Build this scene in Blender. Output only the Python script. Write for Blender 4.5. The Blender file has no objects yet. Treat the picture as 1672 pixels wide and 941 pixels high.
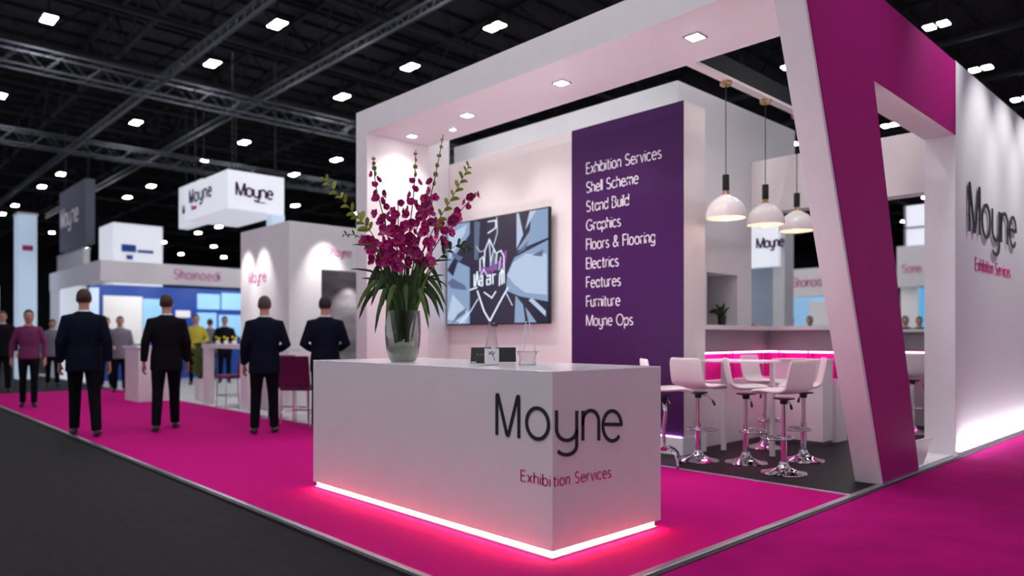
import bpy, bmesh, math, random
from mathutils import Vector, Matrix
random.seed(7)
S = bpy.context.scene
COL = S.collection
PI = math.pi
# ---------------------------------------------------------------- camera model (1672 x 941 photograph)
F, CX, HY, CH = 1180.0, 836.0, 550.0, 1.2
TH = math.atan((2080 - CX) / F)
sn, cs = math.sin(TH), math.cos(TH)

def ray(x, y):
    a = (x - CX) / F
    return (-sn + a * cs, cs + a * sn, (HY - y) / F)
def at_z(x, y, z):
    r = ray(x, y); t = (z - CH) / r[2]
    return Vector((r[0] * t, r[1] * t, z))
def at_y(x, y, Y):
    r = ray(x, y); t = Y / r[1]
    return Vector((r[0] * t, Y, CH + r[2] * t))
def at_x(x, y, X):
    r = ray(x, y); t = X / r[0]
    return Vector((X, r[1] * t, CH + r[2] * t))
def at_d(x, y, d):
    r = ray(x, y)
    return Vector((r[0] * d, r[1] * d, CH + r[2] * d))

# ---------------------------------------------------------------- materials
def lin(h):
    h = h.lstrip('#')
    out = []
    for i in (0, 2, 4):
        c = int(h[i:i + 2], 16) / 255
        out.append(c / 12.92 if c <= 0.04045 else ((c + 0.055) / 1.055) ** 2.4)
    return (*out, 1)

def mat(name, col, rough=0.5, metal=0.0, noise=0.06, scale=30, bump=0.0, emit=None, es=0, coat=0.0, spec=0.5, stretch=None, sheen=0):
    m = bpy.data.materials.new(name); m.use_nodes = True
    nt = m.node_tree; b = nt.nodes['Principled BSDF']
    c = lin(col) if isinstance(col, str) else (*col, 1)
    b.inputs['Roughness'].default_value = rough
    b.inputs['Metallic'].default_value = metal
    b.inputs['Specular IOR Level'].default_value = spec
    b.inputs['Coat Weight'].default_value = coat
    if sheen: b.inputs['Sheen Weight'].default_value = sheen
    tc = nt.nodes.new('ShaderNodeTexCoord')
    mp = nt.nodes.new('ShaderNodeMapping')
    if stretch: mp.inputs['Scale'].default_value = stretch
    nt.links.new(tc.outputs['Object'], mp.inputs['Vector'])
    n = nt.nodes.new('ShaderNodeTexNoise'); n.inputs['Scale'].default_value = scale; n.inputs['Detail'].default_value = 4
    nt.links.new(mp.outputs['Vector'], n.inputs['Vector'])
    r = nt.nodes.new('ShaderNodeValToRGB')
    r.color_ramp.elements[0].position = .3; r.color_ramp.elements[1].position = .7
    r.color_ramp.elements[0].color = tuple(v * (1 - noise) for v in c[:3]) + (1,)
    r.color_ramp.elements[1].color = tuple(min(1, v * (1 + noise)) for v in c[:3]) + (1,)
    nt.links.new(n.outputs['Fac'], r.inputs['Fac'])
    nt.links.new(r.outputs['Color'], b.inputs['Base Color'])
    if bump:
        bp = nt.nodes.new('ShaderNodeBump'); bp.inputs['Strength'].default_value = bump; bp.inputs['Distance'].default_value = .01
        nt.links.new(n.outputs['Fac'], bp.inputs['Height']); nt.links.new(bp.outputs['Normal'], b.inputs['Normal'])
    if emit:
        b.inputs['Emission Color'].default_value = lin(emit) if isinstance(emit, str) else (*emit, 1)
        b.inputs['Emission Strength'].default_value = es
    return m

def glass(name, tint='#ffffff', ior=.25):
    m = bpy.data.materials.new(name); m.use_nodes = True
    nt = m.node_tree; nt.nodes.clear()
    o = nt.nodes.new('ShaderNodeOutputMaterial')
    mx = nt.nodes.new('ShaderNodeMixShader'); t = nt.nodes.new('ShaderNodeBsdfTransparent'); g = nt.nodes.new('ShaderNodeBsdfGlossy')
    f = nt.nodes.new('ShaderNodeLayerWeight'); f.inputs['Blend'].default_value = ior
    t.inputs['Color'].default_value = lin(tint); g.inputs['Roughness'].default_value = .02
    nt.links.new(f.outputs['Facing'], mx.inputs[0]); nt.links.new(t.outputs[0], mx.inputs[1]); nt.links.new(g.outputs[0], mx.inputs[2])
    nt.links.new(mx.outputs[0], o.inputs['Surface'])
    return m

M = dict(
    white=mat('white_panel', '#e9e4e6', .45, noise=.015, scale=8),
    gloss=mat('gloss_white', '#f4f2f4', .16, noise=.01, spec=.3),
    purewhite=mat('matt_white', '#f0eff4', .6, noise=.015, scale=6),
    pinkwhite=mat('blush_white', '#ebe3e2', .5, noise=.015, scale=6),
    greywhite=mat('grey_white', '#d6d6da', .6, noise=.02, scale=4),
    magenta=mat('magenta_panel', '#ab1a7a', .5, spec=.12, noise=.03, scale=5),
    purple=mat('purple_panel', '#3f1150', .5, noise=.04, scale=5, spec=.25),
    letter=mat('charcoal_letter', '#1c1a20', .4, noise=.1),
    pinkletter=mat('magenta_letter', '#c8147c', .45, noise=.05),
    palepink=mat('pale_pink_letter', '#dd9dbd', .5, noise=.05),
    whiteletter=mat('white_letter', '#f4f0f6', .5, noise=.02),
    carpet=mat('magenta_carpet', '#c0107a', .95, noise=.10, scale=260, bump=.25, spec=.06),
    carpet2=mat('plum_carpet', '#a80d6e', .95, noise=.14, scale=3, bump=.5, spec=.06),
    hallfloor=mat('charcoal_floor', '#222123', .8, spec=.15, noise=.22, scale=5, bump=.15, stretch=(1, 4, 1)),
    standfloor=mat('dark_stand_floor', '#121213', .55, spec=.15, noise=.2, scale=6),
    alu=mat('aluminium', '#c9c9cf', .3, metal=1, noise=.05),
    darkalu=mat('dark_edge', '#2a272b', .5, noise=.1),
    chrome=mat('chrome', '#d8d8de', .06, metal=1, noise=.01),
    steel=mat('dark_steel', '#16181e', .6, metal=.2, noise=.2),
    truss=mat('silver_truss', '#474b54', .5, metal=.4, noise=.15),
    roof=mat('roof_deck', '#2a272e', .8, noise=.4, scale=2, stretch=(1, 6, 1)),
    black=mat('black_plastic', '#0e0e10', .35, noise=.2),
    rubber=mat('dark_rubber', '#151416', .7, noise=.2),
    lamp=mat('lamp_panel', '#ffffff', .5, emit=(1, .97, 1), es=130),
    downlamp=mat('downlight_panel', '#ffffff', .5, emit=(1, .93, .88), es=45),
    led=mat('pink_led', '#ffffff', .5, emit=(1, .20, .18), es=100),
    ledbar=mat('rose_led', '#ffffff', .5, emit=(1, .2, .6), es=18),
    ledwhite=mat('white_led', '#ffffff', .5, emit=(1, .96, .98), es=14),
    ledviolet=mat('violet_led', '#ffffff', .5, emit=(.85, .45, 1), es=16),
    bulb=mat('warm_bulb', '#ffffff', .5, emit=(1, .8, .55), es=22),
    opal=mat('opal_shade', '#f3ecea', .15, noise=.01, coat=.3),
    brass=mat('brass', '#c9a27a', .25, metal=1, noise=.05),
    leather=mat('white_leather', '#e9dfe2', .4, noise=.02, scale=60),
    glass=glass('clear_glass', '#f4f6f6'),
    smoke=glass('smoked_glass', '#c6cac3', .32),
    sand=mat('white_gravel', '#f4f1ee', .6, noise=.15, scale=90, bump=.4),
    stem=mat('green_stem', '#33501f', .55, noise=.2),
    leaf=mat('dark_leaf', '#2d471d', .5, noise=.3, scale=20),
    spear=mat('olive_leaf', '#56702a', .5, noise=.3, scale=20),
    lime=mat('lime_leaf', '#8f9c33', .5, noise=.25, scale=20),
    petal=mat('magenta_petal', '#bf1478', .5, noise=.2, scale=40),
    petaldark=mat('deep_petal', '#9c0e62', .5, noise=.2, scale=40),
    bud=mat('green_bud', '#7c8638', .5, noise=.2),
    pot=mat('plum_pot', '#3a1f2a', .5, noise=.1),
    grey=mat('mid_grey', '#8d868c', .55, noise=.03, scale=5),
    dark=mat('dark_recess', '#0d0d0f', .6, noise=.1),
    skin=mat('skin', '#c08d78', .5, noise=.08),
    hair=mat('dark_hair', '#1c1513', .6, noise=.3, scale=80),
    hair2=mat('grey_hair', '#4a403c', .6, noise=.3, scale=80),
    hair3=mat('brown_hair', '#3b2519', .6, noise=.3, scale=80),
    navy=mat('navy_suit', '#0d1424', .8, spec=.1, noise=.15, scale=120),
    charcoal=mat('charcoal_suit', '#131218', .8, spec=.1, noise=.15, scale=120),
    trouser=mat('dark_trousers', '#0c0d13', .8, spec=.1, noise=.15, scale=120),
    shoe=mat('dark_shoe', '#1a1311', .35, noise=.2),
    shirt=mat('white_shirt', '#d8dbe4', .7, noise=.04),
    plum=mat('plum_top', '#6d1b55', .75, noise=.12, scale=90),
    yellow=mat('yellow_top', '#c3b234', .75, noise=.1),
    greyshirt=mat('grey_waistcoat', '#77727f', .75, noise=.1),
    eye=mat('dark_eye', '#18100c', .3), lip=mat('lip', '#8c4a44', .5),
    chairmag=mat('magenta_seat', '#6f0f50', .55, noise=.1),
    pale=mat('pale_floor', '#c9c9cb', .5, noise=.08, scale=2),
    blue=mat('royal_blue', '#1145a0', .5, noise=.05),
    bannergrey=mat('slate_banner', '#575766', .7, noise=.08),
    hallwall=mat('hall_wall', '#16171a', .9, noise=.3, scale=.6),
)
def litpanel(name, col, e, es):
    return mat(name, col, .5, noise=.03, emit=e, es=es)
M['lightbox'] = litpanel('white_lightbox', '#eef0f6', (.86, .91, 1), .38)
M['bluebox'] = litpanel('pale_blue_lightbox', '#cfe2f5', (.6, .8, 1), .3)
M['poster'] = litpanel('lit_poster', '#e9e7e6', (1, .98, .95), .12)
M['cyan'] = litpanel('cyan_screen', '#3aa0d8', (.1, .55, .9), .5)
M['skyscreen'] = litpanel('sky_blue_screen', '#8fc3e8', (.35, .65, .95), .32)
# screen colours (the television gives off its own light)
M['s_dark'] = mat('screen_dark', '#0a0914', .15, emit=(.012, .010, .03), es=1)
M['s_blue'] = mat('screen_steel_blue', '#101418', .15, emit=(.30, .43, .66), es=.75)
M['s_pale'] = mat('screen_pale_blue', '#101418', .15, emit=(.50, .62, .82), es=.85)
M['s_mid'] = mat('screen_slate', '#101418', .15, emit=(.10, .14, .24), es=.9)
M['s_white'] = mat('screen_neon', '#101418', .15, emit=(.75, .85, 1), es=1.1)
M['s_mag'] = mat('screen_magenta', '#101418', .15, emit=(.30, .05, .38), es=.9)

# ---------------------------------------------------------------- mesh builder
class MB:
    def __init__(self): self.v = []; self.f = []
    def add(self, vs, fs):
        o = len(self.v); self.v += [Vector(p) for p in vs]; self.f += [[i + o for i in f] for f in fs]
    def box(self, x0, x1, y0, y1, z0, z1):
        self.add([(x0, y0, z0), (x1, y0, z0), (x1, y1, z0), (x0, y1, z0), (x0, y0, z1), (x1, y0, z1), (x1, y1, z1), (x0, y1, z1)],
                 [(3, 2, 1, 0), (4, 5, 6, 7), (0, 1, 5, 4), (1, 2, 6, 5), (2, 3, 7, 6), (3, 0, 4, 7)])
        return self
    def prism(self, poly, axis, a0, a1):
        # poly: 2-D outline in the other two axes; extruded along axis
        n = len(poly)
        def P(p, a):
            return {'x': (a, p[0], p[1]), 'y': (p[0], a, p[1]), 'z': (p[0], p[1], a)}[axis]
        self.add([P(p, a0) for p in poly] + [P(p, a1) for p in poly],
                 [list(range(n))[::-1], list(range(n, 2 * n))] + [(i, (i + 1) % n, n + (i + 1) % n, n + i) for i in range(n)])
        return self
    def loft(self, rings, cap=True):
        n = len(rings[0]); o = len(self.v)
        for r in rings: self.v += [Vector(p) for p in r]
        for k in range(len(rings) - 1):
            for i in range(n):
                j = (i + 1) % n
                self.f.append([o + k * n + i, o + k * n + j, o + (k + 1) * n + j, o + (k + 1) * n + i])
        if cap:
            self.f.append([o + i for i in range(n)][::-1]); self.f.append([o + (len(rings) - 1) * n + i for i in range(n)])
        return self
    def tube(self, pts, r, n=8, cap=True, squash=1.0, ref=None):
        pts = [Vector(p) for p in pts]; rings = []
        rad = r if isinstance(r, (list, tuple)) else [r] * len(pts)
        t0 = (pts[1] - pts[0]).normalized()
        up = Vector(ref) if ref else (Vector((0, 0, 1)) if abs(t0.z) < .9 else Vector((1, 0, 0)))
        x = up.cross(t0).normalized()
        for i, p in enumerate(pts):
            t = (pts[min(i + 1, len(pts) - 1)] - pts[max(i - 1, 0)]).normalized()
            x = (x - t * x.dot(t))
            x = x.normalized() if x.length > 1e-6 else t.orthogonal().normalized()
            y = t.cross(x)
            rings.append([p + x * rad[i] * math.cos(2 * PI * k / n) + y * rad[i] * squash * math.sin(2 * PI * k / n) for k in range(n)])
        return self.loft(rings, cap)
    def lathe(self, prof, n=24, c=(0, 0, 0), cap=False):
        c = Vector(c)
        return self.loft([[c + Vector((max(r, 1e-4) * math.cos(2 * PI * k / n), max(r, 1e-4) * math.sin(2 * PI * k / n), z)) for k in range(n)] for r, z in prof], cap)
    def ring(self, c, R, r, n=28, m=6, ax='z', sx=1, sy=1):
        c = Vector(c); o = len(self.v)
        for i in range(n):
            a = 2 * PI * i / n
            for j in range(m):
                b = 2 * PI * j / m
                p = Vector(((R + r * math.cos(b)) * math.cos(a) * sx, (R + r * math.cos(b)) * math.sin(a) * sy, r * math.sin(b)))
                if ax == 'x': p = Vector((p.z, p.x, p.y))
                if ax == 'y': p = Vector((p.x, p.z, p.y))
                self.v.append(c + p)
        for i in range(n):
            for j in range(m):
                self.f.append([o + i * m + j, o + ((i + 1) % n) * m + j, o + ((i + 1) % n) * m + (j + 1) % m, o + i * m + (j + 1) % m])
        return self
    def ellipsoid(self, c, r, n=16, m=10, rot=None):
        c = Vector(c); o = len(self.v)
        vs = [Vector((0, 0, -r[2]))]
        for i in range(1, m):
            a = -PI / 2 + PI * i / m
            for k in range(n):
                b = 2 * PI * k / n
                vs.append(Vector((r[0] * math.cos(a) * math.cos(b), r[1] * math.cos(a) * math.sin(b), r[2] * math.sin(a))))
        vs.append(Vector((0, 0, r[2])))
        if rot: vs = [rot @ v for v in vs]
        fs = [(0, 1 + (k + 1) % n, 1 + k) for k in range(n)]
        for i in range(m - 2):
            for k in range(n):
                fs.append((1 + i * n + k, 1 + i * n + (k + 1) % n, 1 + (i + 1) * n + (k + 1) % n, 1 + (i + 1) * n + k))
        L = len(vs) - 1; b = 1 + (m - 2) * n
        fs += [(L, b + k, b + (k + 1) % n) for k in range(n)]
        self.add([c + v for v in vs], fs)
        return self
    def mesh(self, name, m=None, smooth=False):
        me = bpy.data.meshes.new(name)
        me.from_pydata([tuple(p) for p in self.v], [], self.f)
        bm = bmesh.new(); bm.from_mesh(me); bmesh.ops.recalc_face_normals(bm, faces=bm.faces); bm.to_mesh(me); bm.free()
        if smooth:
            me.polygons.foreach_set('use_smooth', [True] * len(me.polygons))
        if m: me.materials.append(M[m] if isinstance(m, str) else m)
        return me
    def build(self, name, m, parent=None, smooth=False, bevel=0, seg=2, sub=0, auto=None):
        o = bpy.data.objects.new(name, self.mesh(name, m, smooth)); COL.objects.link(o)
        if parent: o.parent = parent
        if bevel:
            b = o.modifiers.new('bevel', 'BEVEL'); b.width = bevel; b.segments = seg; b.limit_method = 'ANGLE'; b.angle_limit = math.radians(40)
        if sub:
            s = o.modifiers.new('subsurf', 'SUBSURF'); s.levels = sub; s.render_levels = sub
        if auto:
            o.data.set_sharp_from_angle(angle=math.radians(auto))
        return o

def tag(o, label=None, cat=None, group=None, kind=None):
    if label: o['label'] = label
    if cat: o['category'] = cat
    if group: o['group'] = group
    if kind: o['kind'] = kind
    return o
def thing(name, label, cat, loc=(0, 0, 0), rz=0, group=None):
    o = bpy.data.objects.new(name, None); COL.objects.link(o)
    o.location = loc; o.rotation_euler = (0, 0, rz); o.empty_display_size = .1
    return tag(o, label, cat, group)
def copy_tree(o, parent=None):
    c = o.copy(); COL.objects.link(c)
    if parent: c.parent = parent
    for ch in list(o.children): copy_tree(ch, c)
    return c
def box(name, m, b, parent=None, bevel=0, **k):
    return MB().box(*b).build(name, m, parent, bevel=bevel, **k)
def struct(o): o['kind'] = 'structure'; return o

# ---------------------------------------------------------------- thin geometric lettering built from strokes
def arc(cx, cy, rx, ry, a0, a1, n=14):
    return [(cx + rx * math.cos(math.radians(a0 + (a1 - a0) * i / n)), cy + ry * math.sin(math.radians(a0 + (a1 - a0) * i / n))) for i in range(n + 1)]
def arch(x0, w): return [(x0, .34)] + arc(x0 + w / 2, .44, w / 2, .24, 180, 0, 12) + [(x0 + w, 0)]
EL = lambda cx, w: arc(cx, .335, w / 2, .345, 0, 360, 24)
GL = {
    'E': ([[(.42, 1), (0, 1), (0, 0), (.42, 0)], [(0, .52), (.38, .52)]], .42),
    'F': ([[(.42, 1), (0, 1), (0, 0)], [(0, .52), (.36, .52)]], .40),
    'S': ([arc(.24, .745, .21, .255, 35, 270, 14) + arc(.24, .25, .24, .25, 88, -145, 14)], .48),
    'B': ([[(0, 0), (0, 1), (.2, 1)] + arc(.2, .76, .2, .24, 90, -90) + [(0, .52), (.22, .52)] + arc(.22, .26, .24, .26, 90, -90) + [(0, 0)]], .46),
    'G': ([arc(.38, .5, .38, .5, 42, 350, 24) + [(.755, .46), (.42, .46)]], .76),
    'M': ([[(0, 0), (0, .93), (.012, .965), (.035, .965), (.052, .93), (.35, .05), (.37, .03), (.39, .03), (.41, .05), (.708, .93), (.725, .965), (.748, .965), (.76, .93), (.76, 0)]], .76),
    'O': ([arc(.38, .5, .38, .5, 0, 360, 28)], .76),
    'x': ([[(0, .67), (.38, 0)], [(0, 0), (.38, .67)]], .38),
    'h': ([[(0, 1), (0, 0)], arch(0, .37)], .37),
    'i': ([[(0, .67), (0, 0)], [(0, .87), (0, .93)]], .0),
    'b': ([[(0, 1), (0, 0)], EL(.22, .44)], .44),
    'd': ([[(.44, 1), (.44, 0)], EL(.22, .44)], .44),
    'p': ([[(0, .67), (0, -.3)], EL(.22, .44)], .44),
    'a': ([[(.42, .67), (.42, 0)], EL(.21, .42)], .42),
    'g': ([[(.43, .67), (.43, -.08)] + arc(.22, -.1, .21, .2, 0, -150, 10), EL(.215, .43)], .43),
    't': ([[(.12, .9), (.12, .14)] + arc(.24, .13, .12, .13, 180, 280, 6), [(0, .67), (.28, .67)]], .28),
    'o': ([EL(.24, .48)], .48),
    'n': ([[(0, .67), (0, 0)], arch(0, .37)], .37),
    'm': ([[(0, .67), (0, 0)], arch(0, .32), arch(.32, .32)], .64),
    'u': ([[(0, .67), (0, .24)] + arc(.185, .24, .185, .24, 180, 360, 12), [(.37, .67), (.37, 0)]], .37),
    'y': ([[(0, .67), (0, .25)] + arc(.2, .25, .2, .25, 180, 360, 12), [(.4, .67), (.4, -.1)] + arc(.19, -.1, .21, .22, 0, -140, 10)], .4),
    'e': ([[(.02, .37), (.46, .37)] + arc(.24, .335, .23, .345, 8, 318, 22)], .47),
    'r': ([[(0, .67), (0, 0)], [(0, .36)] + arc(.2, .42, .2, .26, 180, 75, 8)], .26),
    'v': ([[(0, .67), (.19, 0), (.38, .67)]], .38),
    'c': ([arc(.24, .335, .24, .345, 45, 315, 20)], .42),
    'l': ([[(0, 1), (0, 0)]], .0),
    's': ([arc(.16, .505, .15, .175, 35, 265, 10) + arc(.16, .165, .17, .165, 85, -145, 10)], .33),
    '&': ([[(.6, 0), (.16, .68)] + arc(.28, .82, .14, .18, 190, -20, 10) + [(.38, .68), (.1, .42)] + arc(.2, .22, .2, .22, 130, 300, 10) + [(.42, .1), (.58, .4)]], .6),
    ' ': ([], .22),
    'L': ([[(0, 1), (0, 0), (.4, 0)]], .4), 'N': ([[(0, 0), (0, 1), (.6, 0), (.6, 1)]], .6),
}
def text_width(s, gap=.17, wide=None):
    return sum((wide.get(ch, GL[ch][1]) if wide else GL[ch][1]) + gap for ch in s) - gap
def text(mb, s, fn, size, stroke=.07, depth=.01, gap=.17, wide=None, u0=0.0):
    """fn(u, v, w): u along the line, v up, w out of the surface, all in metres"""
    u = u0
    for ch in s:
        strokes, w = GL[ch]
        k = (wide[ch] / w) if wide and ch in wide else 1
        for st in strokes:
            pts = [Vector((u + p[0] * k * size, p[1] * size)) for p in st]
            ribbon(mb, pts, stroke * size, depth, fn)
        u += (w * k + gap) * size
    return u
def ribbon(mb, pts, width, depth, fn):
    q = [pts[0]]
    for p in pts[1:]:
        if (p - q[-1]).length > 1e-5: q.append(p)
    pts = q; h = width / 2; L = []; R = []
    closed = (pts[0] - pts[-1]).length < 1e-4 and len(pts) > 4
    if closed: pts = pts[:-1]
    n = len(pts)
    for i, p in enumerate(pts):
        a = pts[(i - 1) % n] if (i > 0 or closed) else None
        b = pts[(i + 1) % n] if (i < n - 1 or closed) else None
        d1 = (p - a).normalized() if a is not None else (b - p).normalized()
        d2 = (b - p).normalized() if b is not None else d1
        n1 = Vector((-d1.y, d1.x)); n2 = Vector((-d2.y, d2.x))
        m = n1 + n2
        if m.length < .35:           # sharp turn: blunt the join
            L += [p + n1 * h + d1 * h, p - n2 * h * 0 + d1 * h]; R += [p - n1 * h, p + 0 * d1 - n1 * h]
            L[-1] = p + n2 * h - d2 * h; R[-1] = p - n2 * h
            continue
        m.normalize(); s = h / max(.45, m.dot(n1))
        L.append(p + m * s); R.append(p - m * s)
    n = len(L)
    vs = [fn(p.x, p.y, depth) for p in L] + [fn(p.x, p.y, depth) for p in R] + [fn(p.x, p.y, 0) for p in L] + [fn(p.x, p.y, 0) for p in R]
    fs = []
    for i in range(n if closed else n - 1):
        j = (i + 1) % n
        fs += [(i, j, n + j, n + i), (2 * n + i, 3 * n + i, 3 * n + j, 2 * n + j), (i, 2 * n + i, 2 * n + j, j), (n + i, n + j, 3 * n + j, 3 * n + i)]
    if not closed:
        fs += [(0, n, 3 * n, 2 * n), (n - 1, 3 * n - 1, 4 * n - 1, 2 * n - 1)]
    mb.add(vs, fs)
# ---------------------------------------------------------------- hall floor, carpets and edging
XE = -2.157            # side line of the stand
YF = 2.16              # front line of the magenta carpet
YD = 5.55              # where the dark floor of the stand begins
COLX0, COLX1 = -7.66, -7.42
struct(box('floor', 'hallfloor', (-80, 12, -6, 60, -.05, 0)))
tag(MB().prism([(-18.2, YF), (XE, YF), (XE, YD), (-7.7, YD), (-7.7, 4.75), (-18.2, 4.75)], 'z', .001, .012).build('carpet', 'carpet'),
    'bright magenta carpet under the reception counter running down the left aisle', 'carpet')
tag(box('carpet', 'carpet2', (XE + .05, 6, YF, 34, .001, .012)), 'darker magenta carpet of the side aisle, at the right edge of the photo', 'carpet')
tag(box('stand_floor', 'standfloor', (-7.66, XE, YD, 12.6, .001, .014)), 'dark grey floor under the white bar stools', 'flooring')
def trim(n, b, b2=None):
    o = struct(box('trim_%d' % n, 'alu', b, bevel=.003))
    if b2: box('edge', 'darkalu', b2, o)
    return o
trim(1, (-18.2, XE, YF - .03, YF + .004, .001, .022), (-18.2, XE, YF - .055, YF - .03, .001, .016))
trim(2, (XE - .02, XE + .028, YF, 13.2, .001, .026), (XE + .028, XE + .055, YF, 13.2, .001, .018))
trim(3, (-7.66, XE - .02, YD - .018, YD + .018, .001, .02))

# ---------------------------------------------------------------- portal frame of the stand
ZB, ZT = 3.62, 3.91
fr = thing('portal_frame', 'large white and magenta portal with a leaning front leg framing the stand', 'exhibition stand frame', (XE, 6.12, .013))
def loc(o, root):                         # parts are written in world coordinates
    o.parent = root; o.matrix_parent_inverse = Matrix.Translation(root.location).inverted(); return o
YB = 4.66
loc(box('beam', 'white', (COLX0, XE - .21, YB, 5.57, ZB, ZT), bevel=.004), fr)
loc(MB().prism([(COLX0, YB), (COLX1, YB), (COLX1, 5.57), (COLX0, 5.57)], 'z', .013, ZB).build('column', 'white', bevel=.004), fr)
loc(MB().prism([(COLX1, 5.572), (-7.78, 6.195), (-8.0, 6.195), (COLX0, 5.572)], 'z', .013, 4.02).build('splayed_wall', 'white'), fr)
# leaning leg: front edge from (6.12, floor) to (4.57, top); the opening edge runs (7.0, floor) - (5.94, 3.22)
leg = [(6.12, .013), (7.0, .013), (5.945, 3.21), (5.6, 3.91), (4.565, 3.91)]
loc(MB().prism(leg, 'x', XE - .207, XE - .003).build('leaning_leg', 'white', bevel=.003), fr)
loc(MB().prism([(5.945, 3.21), (8.06, 3.19), (8.06, 3.91), (5.59, 3.91)], 'x', XE - .28, XE - .003).build('header', 'white', bevel=.003), fr)
face = [(6.155, .03), (6.985, .03), (5.945, 3.21), (8.06, 3.185), (8.06, 3.905), (4.60, 3.905)]
loc(MB().prism(face, 'x', XE - .003, XE + .004).build('magenta_face', 'magenta'), fr)
loc(MB().prism([tuple(at_x(x_, y_, XE - .06)[1:]) for x_, y_ in ((1490, 768), (1501, 770), (1523, 713), (1485, 722))], 'x', XE - .07, XE - .05).build('fin', 'white', bevel=.002), fr)
loc(box('sill', 'purewhite', (XE - .29, XE - .022, 7.0, 8.06, .013, .035)), fr)
for i, (x, y, s) in enumerate([(-3.212, 5.082, .115), (-4.667, 5.078, .105), (-6.059, 5.075, .10), (-7.144, 5.119, .085), (-6.589, 5.30, .05)]):
    d = tag(box('downlight', 'darkalu', (-s * .62, s * .62, -s * .62, s * .62, -.006, .002)),
            ['square recessed downlight nearest the leaning leg', 'square recessed downlight above the purple services panel', 'square recessed downlight above the television',
             'square recessed downlight beside the left column', 'tiny recessed downlight left of the television'][i] + ' in the white portal beam', 'downlight', 'downlights in the portal beam')
    d.location = (x, y, ZB - .001)
    box('lens', 'downlamp', (-s * .5, s * .5, -s * .5, s * .5, -.009, -.005), d)
    L = bpy.data.lights.new('downlight_beam', 'SPOT'); L.energy = 45 if i != 4 else 8; L.spot_size = 2.3; L.spot_blend = .8; L.shadow_soft_size = .05; L.color = (1, .9, .86)
    lo = bpy.data.objects.new('downlight_beam', L); COL.objects.link(lo); lo.location = (x, y, ZB - .03)

# ---------------------------------------------------------------- right-hand outer wall with standing lettering
rw = thing('logo_wall', 'tall white outer wall with dark raised lettering at the right edge of the photo', 'exhibition wall', (XE, 8.07, .013))
loc(box('panel', 'purewhite', (XE - .28, XE, 8.065, 13.2, .013, 3.92), bevel=.004), rw)
loc(box('plinth', 'purewhite', (XE, XE - .0 + .018, 8.065, 13.2, .026, .07)), rw)
loc(box('led_strip', 'ledwhite', (XE + .002, XE + .012, 8.1, 13.2, .07, .078)), rw)
WIDE = {'M': .76, 'o': .62, 'y': .58, 'n': .56, 'e': .62}
mb = MB(); fnw = lambda u, v, w: (XE + .014 + w, 8.455 + u * .985, 2.275 - .0 + v)
text(mb, 'Moyne', fnw, .505, .074, .012, .19, WIDE)
for yy in (8.47, 8.85, 9.3, 9.76, 10.03): mb.tube([(XE - .001, yy, 2.45), (XE + .015, yy, 2.45)], .006, 6)
loc(mb.build('lettering', 'letter'), rw)
mb = MB(); w = text_width('Exhibition Services')
text(mb, 'Exhibition Services', lambda u, v, w_: (XE + w_, 8.733 + u * (1.46 / (w * .145)), 1.9 + v), .125, .10, .006, .17)
mb = MB(); k = 1.46 / (w * .13)
text(mb, 'Exhibition Services', lambda u, v, w_: (XE + w_, 8.733 + u * k, 1.90 + v), .13, .10, .006, .17)
loc(mb.build('tagline', 'pinkletter'), rw)

# ---------------------------------------------------------------- graphic wall: blush side with the television, purple services panel
PX0, PX1, PZ = -7.79, -4.05, 3.56
gw = thing('graphic_wall', 'blush white wall with a purple services panel behind the counter', 'exhibition wall', (-6, 6.2, .013))
loc(box('panel', 'pinkwhite', (PX0 - .02, PX1, 6.2, 6.6, .013, PZ), bevel=.003), gw)
loc(box('purple_panel', 'purple', (-5.535, PX1 + .003, 6.192, 6.2, .2, PZ - .004)), gw)
loc(box('plinth', 'purewhite', (-5.535, PX1 + .012, 6.17, 6.605, .013, .19), bevel=.003), gw)
loc(box('led_strip', 'ledviolet', (-5.5, PX1 - .02, 6.174, 6.184, .191, .197)), gw)
mb = MB()
for i, s in enumerate(['Exhibition Services', 'Shell Scheme', 'Stand Build', 'Graphics', 'Floors & Flooring', 'Electrics', 'Features', 'Furniture', 'Moyne Ops']):
    z = 3.028 - i * .213
    text(mb, s, lambda u, v, w_: (-5.31 + u, 6.192 - w_, z + v), .118, .085, .004, .15)
loc(mb.build('service_list', 'whiteletter'), gw)

# ---------------------------------------------------------------- store room block behind, with the plant niche
TX = -4.4
tw = thing('store_room', 'tall pale grey store room block rising behind the purple panel', 'exhibition wall', (-6, 7, .013))
mb = MB()
mb.box(-8.2, TX, 6.62, 6.7, .013, 3.95)
mb.box(TX - .1, TX, 6.7, 7.2, .013, 3.95).box(TX - .1, TX, 7.2, 7.87, 1.93, 3.95).box(TX - .1, TX, 7.2, 7.87, .013, 1.335).box(TX - .1, TX, 7.87, 8.2, .013, 3.95)
mb.box(TX - .1, TX, 8.2, 9.38, 3.32, 3.95)
mb.box(-8.2, TX - .1, 8.3, 8.4, .013, 3.95)
loc(mb.build('wall_panel', 'greywhite'), tw)
mb = MB(); mb.box(TX - .55, TX - .1, 7.19, 7.2, 1.32, 1.95).box(TX - .55, TX - .1, 7.87, 7.88, 1.32, 1.95).box(TX - .55, TX - .1, 7.19, 7.88, 1.93, 1.94).box(TX - .55, TX - .1, 7.19, 7.88, 1.32, 1.335)
loc(mb.build('niche', 'greywhite'), tw)
loc(box('niche_back', 'dark', (TX - .57, TX - .55, 7.19, 7.88, 1.32, 1.94)), tw)
bh = tag(box('bulkhead', 'pinkwhite', (TX + .004, XE - .285, 8.2, 8.42, 2.69, 3.33), bevel=.003), 'blush white bulkhead spanning above the bar behind the pendant lamps', 'bulkhead')

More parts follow.
